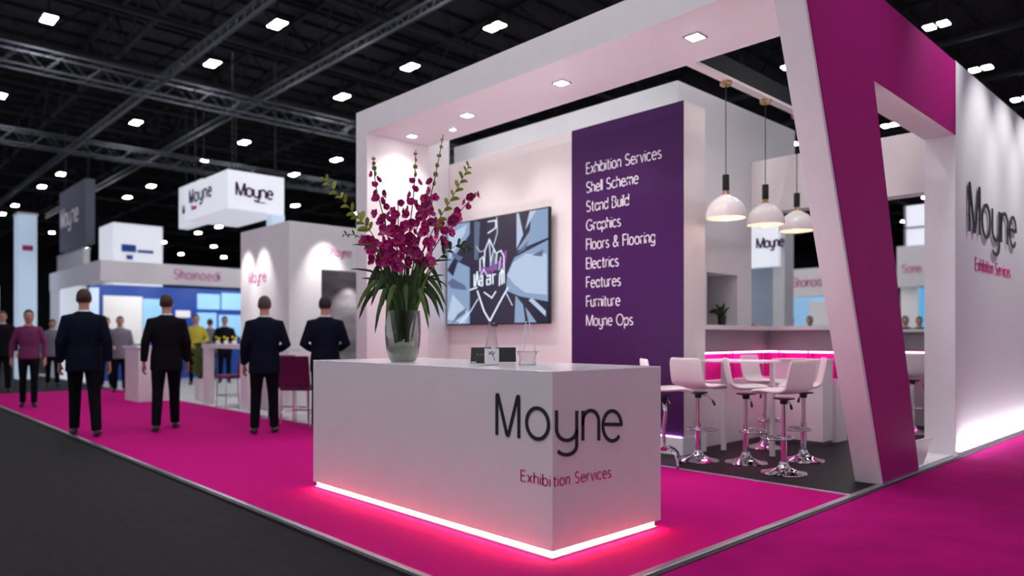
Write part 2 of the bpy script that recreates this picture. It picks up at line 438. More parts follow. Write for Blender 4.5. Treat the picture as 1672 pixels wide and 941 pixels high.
# ---------------------------------------------------------------- bar with rose light
bar = thing('bar', 'white bar with a high ledge and rose lit recess behind the stools', 'bar', (-4, 8.2, .014))
BX = -4.18
mb = MB()
mb.prism([(TX + .002, 6.62), (BX + .04, 6.62), (BX + .04, 8.13), (-3.36, 8.13), (-3.36, 8.62), (TX + .002, 8.62)], 'z', 1.275, 1.322)
loc(mb.build('ledge', 'white', bevel=.004), bar)
mb = MB(); mb.box(TX + .002, BX, 6.62, 8.2, 1.03, 1.275).box(TX + .002, -3.37, 8.2, 8.5, 1.03, 1.275)
loc(mb.build('fascia', 'grey'), bar)
mb = MB(); mb.box(TX + .002, BX - .12, 6.62, 8.3, .72, 1.03).box(BX - .12, -3.37, 8.32, 8.42, .72, 1.03)
for x in (-4.05, -3.70): mb.box(x, x + .012, 8.2, 8.32, .72, 1.03)
for y in (6.75, 7.4): mb.box(BX - .12, BX - .01, y, y + .012, .72, 1.03)
loc(mb.build('recess_panel', 'magenta'), bar)
mb = MB(); mb.box(BX - .05, BX - .02, 6.63, 8.2, 1.014, 1.03).box(BX - .05, -3.38, 8.215, 8.24, 1.014, 1.03)
loc(mb.build('led_strip', 'ledbar'), bar)
mb = MB(); mb.box(TX + .002, BX - .02, 6.62, 8.3, .014, .72).box(BX - .02, -3.37, 8.22, 8.5, .014, .72)
loc(mb.build('base', 'white'), bar)
pier = thing('bar_pier', 'white end block with chrome feet beside the leaning leg, in front of the bar', 'cabinet', (-3.6, 8, .014))
loc(box('body', 'white', (-3.95, -3.375, 7.86, 8.12, .05, .93), bevel=.004), pier)
loc(box('top', 'white', (-3.96, -3.365, 7.85, 8.125, .93, .95), bevel=.003), pier)
loc(box('foot_rail', 'chrome', (-3.94, -3.385, 7.87, 8.11, .014, .05)), pier)
bb = thing('back_bar', 'grey back bar with a thin ledge seen through the window opening', 'bar', (-3, 10.4, .014))
loc(box('ledge', 'white', (-3.9, XE - .285, 10.28, 10.75, 1.26, 1.30)), bb)
loc(box('fascia', 'grey', (-3.9, XE - .285, 10.34, 10.7, 1.0, 1.26)), bb)
loc(box('led_strip', 'ledbar', (-3.9, XE - .3, 10.35, 10.38, .985, 1.0)), bb)
loc(box('panel', 'grey', (-3.9, XE - .285, 10.55, 10.7, .014, .985)), bb)

# ---------------------------------------------------------------- television
tv = thing('television', 'wide wall mounted television showing a blue abstract picture', 'television', (-6.75, 6.2, 2.04))
TX0, TX1, TZ0, TZ1 = -7.70, -5.785, 1.35, 2.715
loc(box('casing', 'black', (TX0, TX1, 6.085, 6.125, TZ0, TZ1), bevel=.006), tv)
loc(box('bracket', 'black', (-7.1, -6.4, 6.125, 6.2, 1.75, 2.3)), tv)
loc(box('sensor', 'black', (-6.79, -6.72, 6.09, 6.12, TZ0 - .025, TZ0)), tv)
loc(box('screen', 's_dark', (TX0 + .018, TX1 - .018, 6.082, 6.085, TZ0 + .02, TZ1 - .018)), tv)
def sp(x, y):                             # a point of the picture, 0..1 across and up
    return (TX0 + .018 + x * (TX1 - TX0 - .036), TZ0 + .02 + y * (TZ1 - TZ0 - .038))
def shape(nm, m, polys, d):
    for p in polys: loc(MB().prism([sp(*q) for q in p], 'y', 6.082 - d, 6.082).build(nm, m), tv)
shape('picture_shape', 's_blue', [
    [(0, 0), (.25, 0), (.25, .28), (0, .55)], [(0, .3), (.12, .62), (.25, .55), (.25, .2)], [(0, .55), (.10, .70), (.25, .88), (.25, 1), (0, 1)],
    [(.62, .30), (.75, .24), (1, .18), (1, .72), (.70, .60), (.63, .45)], [(.72, .66), (.84, .82), (.86, 1), (1, 1), (1, .74)],
    [(.70, 0), (.80, 0), (.78, .16), (.71, .25)], [(.83, .0), (.90, 0), (.80, .14)]], .0012)
shape('picture_highlight', 's_pale', [
    [(.63, .44), (.70, .35), (.80, .27), (.99, .24), (.99, .60), (.80, .62), (.68, .55)], [(.72, .68), (.78, .8), (.74, 1), (.72, 1)], [(0, .05), (.2, 0), (.25, .1), (.06, .3)],
    [(.80, .84), (.90, 1), (.84, 1)], [(.03, .66), (.2, .9), (.22, .98), (.02, .9)], [(.83, .20), (.98, .05), (.98, .10), (.86, .22)]], .0018)
shape('picture_shadow', 's_mid', [
    [(.30, .62), (.34, .62), (.36, .98), (.30, 1)], [(0, .42), (.06, .46), (.2, .38), (.22, .33), (.05, .36)], [(.04, .76), (.10, .70), (.18, .66), (.14, .62), (.06, .68)],
    [(.72, .63), (.83, .74), (.80, .66)], [(.05, .0), (.12, .1), (.22, .16), (.2, .1)], [(.86, .60), (.96, .64), (.95, .58)], [(.44, .5), (.50, .72), (.54, .5)]], .0022)
shape('picture_violet', 's_mag', [[(.37, .44), (.42, .52), (.47, .40), (.45, .52), (.40, .56), (.36, .52)], [(.58, .52), (.615, .56), (.63, .68), (.60, .66)], [(.48, .46), (.53, .56), (.58, .50), (.60, .54), (.53, .60), (.47, .52)]], .0025)
mb = MB()
fns = lambda u, v, w_: (*[sp(u, v)[0]], 6.082 - w_, sp(u, v)[1])
for st, wd in [([(.36, .50), (.36, .62), (.39, .64), (.40, .56)], .008), ([(.40, .54), (.41, .70), (.455, .80), (.52, .66)], .009), ([(.455, .78), (.47, .55)], .006), ([(.47, .58), (.50, .70)], .006),
               ([(.52, .56), (.53, .66), (.57, .68), (.60, .62), (.60, .46)], .009), ([(.55, .50), (.57, .62)], .006), ([(.36, .46), (.40, .52), (.44, .44)], .007),
               ([(.40, .30), (.48, .24), (.52, .30)], .010), ([(.33, .32), (.40, .12), (.46, .02)], .012), ([(.64, .33), (.55, .18), (.46, .02)], .012), ([(.34, .24), (.26, .12), (.14, 0)], .006),
               ([(.62, .28), (.68, .16)], .005), ([(.25, .33), (.33, .35)], .012), ([(.32, .75), (.36, .69), (.40, .70)], .004), ([(.44, .97), (.52, .97), (.52, .9), (.44, .86)], .010), ([(.53, 1), (.535, .85), (.50, .74)], .004)]:
    ribbon(mb, [Vector(p) for p in st], wd, .003, fns)
for st in [[(.30, .48), (.30, .36)], [(.31, .36), (.33, .50), (.345, .37)], [(.355, .44), (.385, .46), (.385, .36)], [(.385, .41), (.36, .42), (.355, .37), (.385, .36)],
           [(.43, .45), (.465, .46), (.465, .37)], [(.465, .42), (.43, .42), (.43, .37), (.46, .37)], [(.49, .37), (.49, .46), (.52, .46)], [(.555, .35), (.56, .46), (.58, .50), (.60, .46), (.60, .37)], [(.58, .48), (.58, .36)]]:
    ribbon(mb, [Vector(p) for p in st], .011, .0035, fns)
loc(mb.build('picture_neon', 's_white'), tv)

# ---------------------------------------------------------------- reception counter
CXL, CXR, CY0, CY1, CZ = -5.266, -2.651, 2.812, 3.805, 1.014
ct = thing('reception_counter', 'large white reception counter with dark lettering and a glowing pink base strip', 'counter', (-3.96, 3.3, .012))
loc(box('body', 'white', (CXL, CXR, CY0, CY1, .048, CZ - .012), bevel=.003), ct)
loc(box('top', 'gloss', (CXL, CXR, CY0, CY1, CZ - .012, CZ), bevel=.003), ct)
loc(box('plinth', 'white', (CXL + .05, CXR - .012, CY0 + .012, CY1 - .06, .012, .05)), ct)
loc(box('base_plate', 'white', (CXL + .05, CXR + .012, CY0 - .012, CY1 - .06, .012, .0225), bevel=.002), ct)
mb = MB()
mb.box(CXL + .06, CXR - .002, CY0 + .002, CY0 + .011, .027, .047).box(CXR - .011, CXR - .002, CY0 + .011, CY1 - .07, .027, .047)
loc(mb.build('led_strip', 'led'), ct)
A0 = .414 - .0
def fnc(u, v, w_):                        # wraps round the front corner: u = 0 at the corner
    if u <= 0: return (CXR + u, CY0 - w_, v)
    return (CXR + w_, CY0 + u, v)
sz = .240
mb = MB()
text(mb, 'M', lambda u, v, w_: fnc(-.437 + u, .633 + v, w_), sz, .080, .007, .19, {'M': .76})
text(mb, 'o', lambda u, v, w_: fnc(-.193 + u, .645 + v * 1.02, w_), sz, .080, .007, .19, {'o': .70})
for ch, q0, q1 in (('y', 908, 941), ('n', 951, 977), ('e', 983, 1014)):
    u0 = at_x(q0, 700, CXR).y - CY0; u1 = at_x(q1, 700, CXR).y - CY0
    text(mb, ch, lambda u, v, w_: fnc(u0 + u, .646 - .10 * (u0 + u) + v * (1 + .12 * (u0 + u)), w_), sz, .080, .007, .1, {ch: (u1 - u0) / sz})
loc(mb.build('lettering', 'letter'), ct)
mb = MB(); k = .222 / (text_width('Exhibi', .2) * .06)
text(mb, 'Exhibi', lambda u, v, w_: fnc(-.239 + u * k, .396 + v, w_), .060, .11, .002, .2)
loc(mb.build('tagline', 'pinkletter'), ct)
mb = MB(); k2 = .485 / (text_width('tion Services', .2) * .06)
text(mb, 'tion Services', lambda u, v, w_: fnc(.008 + u * k2, .398 - .04 * u + v * (1 + .15 * u), w_), .060, .11, .002, .2)
loc(mb.build('tagline', 'pinkletter'), ct)
# ---------------------------------------------------------------- bar stools
def seat_mesh():
    # side profile (y back to front, z up), swept over the width, then thickened
    prof = [(.21, .665), (.185, .69), (.10, .694), (.0, .684), (-.09, .686), (-.15, .712), (-.178, .77), (-.195, .86), (-.21, .955), (-.214, .985)]
    W = [-1, -.92, -.5, 0, .5, .92, 1]
    t = .042; top = []; bot = []
    for i, (y, z) in enumerate(prof):
        a = prof[max(i - 1, 0)]; b = prof[min(i + 1, len(prof) - 1)]
        d = Vector((b[0] - a[0], b[1] - a[1])).normalized(); n = Vector((d.y, -d.x))
        hw = .205 if i > 1 else (.19 if i == 1 else .165)
        if i >= len(prof) - 2: hw = .198 if i == len(prof) - 2 else .175
        curl = lambda w: .022 * w * w
        top.append([Vector((w * hw, y + curl(w) * (1 if i > 5 else 0), z + curl(w) * (1 if i <= 5 else 0))) for w in W])
        bot.append([Vector((w * hw * .985, y + n.x * t, z + n.y * t if i < 5 else z + n.y * t)) for w in W])
    mb = MB(); m = len(W); k = len(prof)
    vs = [p for r in top for p in r] + [p for r in bot for p in r]
    fs = []; o = k * m
    for i in range(k - 1):
        for j in range(m - 1):
            a, b, c, d = i * m + j, i * m + j + 1, (i + 1) * m + j + 1, (i + 1) * m + j
            fs += [(a, b, c, d), (o + a, o + d, o + c, o + b)]
        fs += [(i * m, (i + 1) * m, o + (i + 1) * m, o + i * m), (i * m + m - 1, o + i * m + m - 1, o + (i + 1) * m + m - 1, (i + 1) * m + m - 1)]
    for j in range(m - 1):
        fs += [(j, o + j, o + j + 1, j + 1), ((k - 1) * m + j, (k - 1) * m + j + 1, o + (k - 1) * m + j + 1, o + (k - 1) * m + j)]
    mb.add(vs, fs); return mb
def make_stool(legged=False):
    r = thing('bar_stool', '-', 'bar stool', (0, 0, 0), 0, 'white bar stools')
    seat_mesh().build('seat', 'leather', r, smooth=True, sub=2)
    MB().lathe([(.0, .655), (.09, .655), (.09, .645), (.035, .635), (.03, .60)], 20).build('seat_plate', 'black', r, smooth=True, auto=40)
    if not legged:
        MB().lathe([(.0, .62), (.019, .62), (.019, .36), (.027, .36), (.027, .06), (.0, .06)], 20).build('gas_column', 'chrome', r, smooth=True, auto=40)
        MB().lathe([(.0, .0), (.19, .0), (.195, .004), (.19, .010), (.12, .026), (.06, .05), (.04, .078), (.036, .10), (.0, .10)], 40).build('base', 'chrome', r, smooth=True, auto=35)
        mb = MB(); mb.ring((0, .06, .30), .155, .009, 36, 8, sx=1, sy=.8)
        for a in (-.5, .5, 2.6, 3.7): mb.tube([(.025 * math.sin(a), .025 * math.cos(a), .30), (.15 * math.sin(a), .06 + .118 * math.cos(a), .30)], .007, 6)
        for k in range(11):
            a = -1.5 + 3.0 * k / 10; mb.ring((.155 * math.sin(a), .06 + .124 * math.cos(a), .30), .014, .004, 8, 4, ax='z')
        mb.lathe([(.028, .285), (.034, .29), (.034, .315), (.028, .32)], 16)
        mb.build('footrest', 'chrome', r, smooth=True)
    else:
        MB().tube([(0, 0, .63), (.02, .01, .5), (-.015, 0, .36), (.012, 0, .2), (0, 0, .16)], [.022, .018, .02, .016, .03], 12).build('post', 'chrome', r, smooth=True)
        for k in range(4):
            a = k * PI / 2 + .5
            MB().tube([(.01 * math.cos(a), .01 * math.sin(a), .17)] + [((.02 + .17 * math.sin(t * PI / 2)) * math.cos(a), (.02 + .17 * math.sin(t * PI / 2)) * math.sin(a), .19 - .17 * (t ** 2.2) - .0) for t in (.2, .4, .6, .8, .92, 1)], [.013, .013, .012, .011, .01, .012, .015], 10).build('leg', 'chrome', r, smooth=True)
    lv = MB().tube([(.03, .0, .64), (.10, .02, .625), (.15, .03, .585)], .005, 6).build('lever', 'chrome', r, smooth=True)
    MB().tube([(.145, .029, .59), (.155, .031, .575), (.172, .034, .545), (.176, .035, .537)], [.006, .011, .012, .006], 8).build('grip', 'black', lv, smooth=True)
    return r
stool0 = make_stool()
stool_spots = [   # base position on the floor, facing (the sitter's direction)
    (at_z(1140, 752, .014), (.17, .98), 'white bar stool in front of the purple panel edge, back to the left'),
    (at_z(1218, 756, .014), (.82, .57), 'white bar stool second from the purple panel, tucked under the near table edge'),
    (at_z(1249, 731, .014), (.99, .03), 'white bar stool behind the table, seat turned to the camera'),
    (at_z(1280, 773, .014), (-.993, .115), 'white bar stool nearest the camera, broad back towards the leaning leg'),
    (at_z(1312, 752, .014), (-.87, -.48), 'white bar stool mostly hidden behind the nearest stool'),
    (at_z(1490, 707, .014), (-.6, .6), 'white bar stool seen through the window opening by the back bar'),
]
for i, (p, d, lab) in enumerate(stool_spots):
    o = stool0 if i == 0 else copy_tree(stool0)
    o.location = p; o.rotation_euler = (0, 0, math.atan2(-d[0], d[1])); o['label'] = lab
lo = make_stool(True); lo.location = at_z(1084, 764, .014); lo.rotation_euler = (0, 0, math.atan2(-.7, .71)); lo['label'] = 'white stool on arched chrome legs half hidden behind the counter end'

# high table
tb = thing('high_table', 'white rectangular high table among the bar stools', 'table', (-3.5, 6.6, .014))
loc(box('tabletop', 'gloss', (-4.0, -3.32, 6.42, 6.78, .945, .97), bevel=.006), tb)
for x, y in ((-3.93, 6.70), (-3.40, 6.70)):
    l = loc(box('leg', 'white', (x, x + .04, y, y + .04, .03, .945), bevel=.003), tb)
    loc(box('foot', 'chrome', (x - .005, x + .045, y - .005, y + .045, .014, .03)), tb)

# ---------------------------------------------------------------- pendant lamps on their rail
RX, RZ = -3.74, 3.73
rl = thing('lighting_rail', 'dark grey lighting rail carrying the pendant lamps', 'lighting rail', (RX, 7.4, RZ))
loc(box('beam', 'steel', (RX + .02, RX + .06, 5.575, 9.36, RZ + .03, RZ + .21)), rl)
loc(box('track', 'pinkwhite', (RX - .035, RX + .06, 5.575, 9.36, RZ, RZ + .03), bevel=.003), rl)
loc(box('hanger', 'steel', (RX + .02, RX + .05, 8.28, 8.32, 3.332, RZ + .0)), rl)
def make_lamp():
    r = thing('pendant_lamp', '-', 'pendant lamp', (0, 0, 0), 0, 'white dome pendant lamps')
    R = .197
    out = [(.028, .232), (.05, .228)] + [(R * math.sin(a), .02 + .205 * math.cos(a)) for a in [math.radians(x) for x in (22, 32, 42, 52, 62, 72, 82, 90)]] + [(R * .997, .0)]
    inn = [(r_ - .006, z - .004) for r_, z in out[::-1]]
    inn[0] = (R * .997 - .006, 0)
    MB().lathe(out + inn, 40).build('shade', 'opal', r, smooth=True, auto=50)
    MB().lathe([(.0, .228), (.036, .228), (.036, .245), (.026, .26), (.026, .275), (0, .275)], 20).build('neck', 'brass', r, smooth=True, auto=40)
    MB().lathe([(.0, .272), (.032, .272), (.034, .276), (.034, .425), (.031, .43), (.006, .433), (.0, .433)], 20).build('socket', 'black', r, smooth=True, auto=40)
    MB().ellipsoid((0, 0, .075), (.034, .034, .042), 16, 10).build('bulb', 'bulb', r, smooth=True)
    MB().tube([(0, 0, .11), (0, 0, .23)], .014, 10).build('lamp_holder', 'brass', r, smooth=True)
    return r
lamp0 = make_lamp()
for i, (y, z, lab) in enumerate([(6.47, 2.375, 'white dome pendant lamp nearest the purple panel'), (7.28, 2.395, 'white dome pendant lamp in the middle of the three'), (8.02, 2.405, 'white dome pendant lamp nearest the leaning leg')]):
    o = lamp0 if i == 0 else copy_tree(lamp0)
    o.location = (RX, y, z); o['label'] = lab
    L = RZ - z
    MB().tube([(0, 0, .43), (0, 0, L - .02)], .0045, 8).build('cable', 'black', o)
    MB().lathe([(0, L), (.055, L), (.06, L - .015), (.05, L - .04), (.015, L - .05), (0, L - .05)], 20).build('ceiling_rose', 'brass', o, smooth=True, auto=40)

# ---------------------------------------------------------------- things on the counter
ZC = CZ
vs = thing('vase', 'tall smoked glass vase with white gravel on the counter', 'vase', (*at_z(658, 591.5, ZC).xy, ZC))
prof = [(.0, .003), (.085, .003), (.10, .02), (.118, .08), (.128, .16), (.131, .24), (.127, .32), (.122, .375)]
MB().lathe(prof, 40).ring((0, 0, .375), .122, .0025, 40, 6).build('glass', 'smoke', vs, smooth=True)
MB().lathe([(0, .006), (.08, .006), (.095, .022), (.111, .08), (.119, .115), (.06, .13), (.02, .17), (0, .175)], 32).build('gravel', 'sand', vs, smooth=True)
VX, VY = vs.location.x, vs.location.y

def along(x, y, d): return at_d(x, y, d)
VD = sn * -VX + cs * VY                      # the vase's distance from the camera plane
PXM = VD / F
AX, AY = Vector((cs, sn, 0)), Vector((-sn, cs, 0))     # across the view and away from it
def vp(px, py, away=0.0):                    # a point of the bouquet from its place in the photo, moved away by some depth
    return at_d(px, py, VD + away) - Vector((VX, VY, ZC + .0))
fl_group = 'magenta flower spikes in the vase'
blooms = []
def bloom_mesh(seed):
    rnd = random.Random(seed); mb = MB()
    for k in range(5):
        a = k * 2 * PI / 5 + rnd.uniform(-.25, .25); L = .034 * rnd.uniform(.85, 1.15); wd = .021
        u = Vector((math.cos(a), math.sin(a), 0)); w = Vector((-u.y, u.x, 0)); lift = rnd.uniform(.25, .7)
        rows = []
        for t, s in ((0, .2), (.3, .8), (.62, 1.05), (.88, .75), (1, .25)):
            c = u * L * t + Vector((0, 0, lift * L * t * t + .002))
            rows.append([c - w * wd * s * .9 + Vector((0, 0, .008 * s)), c + Vector((0, 0, -.002)), c + w * wd * s * .9 + Vector((0, 0, .008 * s))])
        o = len(mb.v); mb.v += [p for r in rows for p in r]
        for i in range(4):
            for j in range(2): mb.f.append([o + i * 3 + j, o + i * 3 + j + 1, o + i * 3 + j + 4, o + i * 3 + j + 3])
    mb.ellipsoid((0, 0, .012), (.009, .009, .014), 8, 6)
    return mb.mesh('blossom', 'petal' if seed % 3 else 'petaldark', True)
BLM = [bloom_mesh(s) for s in range(6)]
def spike(path, blo, n, label, spread=.05, size=1.0, tipbuds=10):
    """path: points from the vase to the tip; blo: (t0, t1) range carrying blossoms"""
    rnd = random.Random(len(label) * 7 + n)
    r = thing('flower_spike', label, 'flower', (VX, VY, ZC), 0, fl_group)
    base = Vector((rnd.uniform(-.03, .03), rnd.uniform(-.03, .03), .17))
    P = [base] + path
    # smooth the path
    pts = []
    for i in range(len(P) - 1):
        p0, p1, p2, p3 = P[max(i - 1, 0)], P[i], P[i + 1], P[min(i + 2, len(P) - 1)]
        for k in range(6):
            t = k / 6
            pts.append(.5 * ((2 * p1) + (p2 - p0) * t + (2 * p0 - 5 * p1 + 4 * p2 - p3) * t * t + (3 * p1 - p0 - 3 * p2 + p3) * t ** 3))
    pts.append(P[-1]); N = len(pts)
    MB().tube(pts, [.0065 * (1 - .6 * i / N) for i in range(N)], 6).build('stem', 'stem', r, smooth=True)
    mb = MB()
    for k in range(tipbuds):
        t = blo[1] + (1 - blo[1]) * (k + .5) / tipbuds
        p = pts[min(N - 1, int(t * (N - 1)))]; a = k * 2.4
        s = .011 * (1.15 - .7 * k / tipbuds)
        mb.ellipsoid(p + Vector((math.cos(a), math.sin(a), .3)) * .010, (s * .8, s * .8, s * 1.6), 7, 5)
    if tipbuds: mb.build('buds', 'bud', r, smooth=True)
    for k in range(n):
        t = blo[0] + (blo[1] - blo[0]) * (k + rnd.random() * .6) / n
        p = pts[min(N - 1, int(t * (N - 1)))]
        a = k * 2.4 + rnd.random(); off = .85 * spread * (1.1 - .5 * (k / n)) * rnd.uniform(.5, 1.1)
        d = Vector((math.cos(a), math.sin(a), rnd.uniform(-.1, .35)))
        o = bpy.data.objects.new('blossom', rnd.choice(BLM)); COL.objects.link(o); o.parent = r
        o.location = p + d * off
        look = (d + Vector((sn * .7, -cs * .7, .1))).normalized()
        o.rotation_euler = look.to_track_quat('Z', 'Y').to_euler()
        s = 1.3 * size * rnd.uniform(.75, 1.15) * (1 - .4 * k / n); o.scale = (s, s, s)
    return r
spike([vp(645, 480, -.02), vp(632, 380, -.06), vp(614, 305, -.1), vp(610, 255, -.1)], (.50, .86), 13, 'slender magenta flower spike at the left of the bouquet with a bare tip', .055)
spike([vp(657, 480, 0), vp(668, 380, .02), vp(676, 310, .03), vp(679, 245, .03)], (.42, .84), 17, 'magenta flower spike in the middle of the bouquet with a straight green tip', .06)
spike([vp(665, 480, -.04), vp(688, 380, -.08), vp(708, 300, -.1), vp(724, 220, -.1)], (.40, .76), 16, 'tallest magenta flower spike, leaning right of the middle', .06, tipbuds=14)
spike([vp(650, 480, -.05), vp(648, 420, -.1), vp(650, 370, -.12), vp(650, 328, -.12)], (.45, .98), 14, 'short thick magenta flower spike left of the middle', .06, 1.25, 0)
spike([vp(672, 480, .02), vp(706, 410, .06), vp(744, 355, .08), vp(778, 315, .08)], (.55, .99), 12, 'magenta flower spike leaning far right towards the television', .05, 1.1, 2)
spike([vp(640, 490, -.02), vp(622, 440, -.04), vp(608, 405, -.05), vp(600, 392, -.05)], (.6, 1.0), 10, 'lowest magenta flower head hanging at the left of the bouquet', .05, 1.25, 0)
spike([vp(668, 490, -.06), vp(684, 430, -.10), vp(698, 385, -.12), vp(702, 352, -.12)], (.5, 1.0), 13, 'dense magenta flower spike right of the middle', .06, 1.15, 0)
spike([vp(652, 490, .08), vp(640, 420, .12), vp(632, 380, .14), vp(628, 352, .14)], (.5, 1.0), 11, 'magenta flower spike at the back left of the bouquet', .055, 1.1, 0)
spike([vp(660, 490, .08), vp(664, 420, .14), vp(690, 350, .15), vp(696, 320, .15)], (.5, 1.0), 12, 'magenta flower spike at the back of the bouquet behind the tallest one', .055, 1.1, 0)
spike([vp(655, 490, -.1), vp(640, 440, -.15), vp(634, 425, -.16)], (.75, 1.0), 7, 'low magenta flower cluster at the front of the bouquet', .045, 1.1, 0)

def blade(mb, pts, width, n=10):
    # a strap leaf: folded ribbon along a curve
    P = [Vector(p) for p in pts]; rows = []
    for i in range(n + 1):
        t = i / n; a = t * (len(P) - 1); k = min(int(a), len(P) - 2); f_ = a - k
        p0, p1, p2, p3 = P[max(k - 1, 0)], P[k], P[k + 1], P[min(k + 2, len(P) - 1)]
        c = .5 * ((2 * p1) + (p2 - p0) * f_ + (2 * p0 - 5 * p1 + 4 * p2 - p3) * f_ * f_ + (3 * p1 - p0 - 3 * p2 + p3) * f_ ** 3)
        rows.append(c)
    o = len(mb.v)
    for i, c in enumerate(rows):
        t = (rows[min(i + 1, n)] - rows[max(i - 1, 0)]).normalized()
        s = t.cross(Vector((-sn, cs, .25))).normalized()
        w = width * (math.sin(PI * min(1, (i / n) * .92 + .08)) ** .7) * .5
        if i == n: w = .0006
        mb.v += [c - s * w, c + AY * -.0 + t.cross(s) * w * .35, c + s * w]
    for i in range(n):
        for j in range(2): mb.f.append([o + i * 3 + j, o + i * 3 + j + 1, o + i * 3 + j + 4, o + i * 3 + j + 3])
lf = thing('foliage', 'dark green strap leaves arching over the rim of the vase', 'foliage', (VX, VY, ZC), 0)
tips = [(583, 506), (586, 522), (612, 545), (640, 540), (598, 478), (606, 500), (575, 400), (572, 440), (590, 455), (700, 538), (702, 520), (718, 520), (728, 500), (731, 470), (726, 450), (716, 432), (722, 475),
        (690, 498), (625, 500), (610, 470), (738, 425), (630, 525), (704, 488), (715, 505), (616, 520), (664, 512), (648, 500), (678, 505), (655, 520), (667, 498), (596, 492), (725, 512)]
rnd = random.Random(3)
for i, (x, y) in enumerate(tips):
    aw = rnd.uniform(-.22, .16); mx = (658 + x) / 2; top = min(y - 48, 480) if y > 470 else y - 14
    if y < 470: top = y + 8
    mb = MB()
    blade(mb, [Vector((0, 0, .20)), vp(655 + (x - 658) * .15, 488, aw * .2), vp(658 + (x - 658) * .5, min(top, 462 + (i % 4) * 6), aw * .6), vp(658 + (x - 658) * .82, (y + min(top, 465)) / 2 - 4, aw * .85), vp(x, y, aw)], .040 if y > 470 else .018, 12)
    mb.build('leaf', 'leaf' if i % 3 else 'spear', lf, smooth=True)
sm = thing('stem_bunch', 'dense bunch of upright dark green stems between vase and flowers', 'foliage', (VX, VY, ZC), 0)
for k in range(46):
    a = rnd.uniform(-1, 1); aw = rnd.uniform(-.14, .14)
    mb = MB(); x1 = 658 + a * 52 + rnd.uniform(-6, 6); y1 = rnd.uniform(395, 445) + abs(a) * 15
    mb2 = blade(mb, [Vector((rnd.uniform(-.05, .05), rnd.uniform(-.05, .05), .05 + .1 * (k % 2))), vp(658 + a * 24, 500, aw * .5), vp(658 + a * 36, 460, aw * .8), vp(x1, y1, aw)], rnd.uniform(.012, .024), 8)
    mb.build('stem', ['leaf', 'stem', 'spear'][k % 3], sm, smooth=True)
def sprig(path, label, mats='lime', n=16, ls=.07):
    r = thing('leafy_sprig', label, 'foliage', (VX, VY, ZC), 0)
    P = [Vector((0, 0, .17))] + path; pts = []
    for i in range(len(P) - 1):
        p0, p1, p2, p3 = P[max(i - 1, 0)], P[i], P[i + 1], P[min(i + 2, len(P) - 1)]
        for k in range(8):
            t = k / 8
            pts.append(.5 * ((2 * p1) + (p2 - p0) * t + (2 * p0 - 5 * p1 + 4 * p2 - p3) * t * t + (3 * p1 - p0 - 3 * p2 + p3) * t ** 3))
    pts.append(P[-1]); N = len(pts)
    MB().tube(pts, [.0055 * (1 - .65 * i / N) for i in range(N)], 6).build('stem', 'spear', r, smooth=True)
    q = random.Random(len(label)); N0 = int(N * .55)
    for k in range(n):
        i = N0 + int((N - 1 - N0) * k / (n - 1)); p = pts[i]; t = (pts[min(i + 1, N - 1)] - pts[max(i - 1, 0)]).normalized()
        side = t.cross(Vector((-sn, cs, 0))).normalized() * (1 if k % 2 else -1)
        d = (side * .8 + t * .6 + Vector((-sn, cs, 0)) * q.uniform(-.6, .6)).normalized(); L = ls * q.uniform(.6, 1.1) * (1 - .4 * k / n)
        mb = MB(); blade(mb, [p, p + d * L * .5 + Vector((0, 0, .01)), p + d * L], L * .42, 6)
        mb.build('leaf', mats, r, smooth=True)
sprig([vp(645, 480, 0), vp(612, 390, .02), vp(575, 345, .04), vp(530, 293, .05)], 'pale green leafy sprig reaching left past the white column', 'lime', 18, .095)
sprig([vp(668, 480, 0), vp(700, 390, -.02), vp(740, 320, -.04), vp(765, 272, -.05)], 'pale green leafy sprig rising right above the television corner', 'lime', 16, .085)
sprig([vp(640, 490, 0), vp(610, 410, .02), vp(585, 386, .03), vp(562, 384, .03)], 'thin drooping green sprig left of the flowers', 'spear', 8, .05)
sprig([vp(676, 480, 0), vp(710, 430, .04), vp(748, 400, .06), vp(762, 410, .06)], 'dark green leafy sprig in front of the television', 'leaf', 12, .075)

# card holders, bottle, flask, pen
for i, (x, lab) in enumerate([(785, 'black tilted card stand left of the glass bottle'), (826, 'black tilted card stand right of the glass bottle')]):
    p = at_z(x, 591, ZC); hs = .075
    c = thing('card_stand', lab, 'card stand', (p.x, p.y, ZC), TH - .08 + .16 * i, 'black card stands on the counter')
    MB().prism([(-.012, 0), (.0, 0), (.034, .105), (.026, .107)], 'x', -hs, hs).build('panel', 'black', c, bevel=.002)
    MB().prism([(-.012, 0), (.06, 0), (.06, .005), (-.012, .005)], 'x', -hs * .8, hs * .8).build('foot', 'black', c)
    if i == 0:
        mb = MB(); [mb.box(-.03 + .025 * k, -.018 + .025 * k, -.0005, .0005, .05, .056) for k in range(3)]
        e = mb.build('print', 'grey', c); e.location = (0, .0035, 0); e.rotation_euler = (0, 0, 0)
p = at_z(803, 596.5, ZC)
b = thing('glass_bottle', 'clear glass bottle with a white sleeve standing before the card stands', 'bottle', (p.x, p.y, ZC), TH)
out = [(.0, .0), (.042, .0), (.046, .008), (.046, .10), (.042, .12), (.030, .19), (.022, .25), (.021, .272), (.024, .275)]
MB().lathe(out, 28).ring((0, 0, .275), .023, .003, 24, 6).ring((0, 0, .004), .042, .003, 28, 6).build('glass', 'glass', b, smooth=True)
mb = MB(); n = 20
for k in range(2): pass
mb.lathe([(.0475, .006), (.0475, .108)], 28); mb.build('sleeve', 'whiteletter', b, smooth=True)
mb = MB()
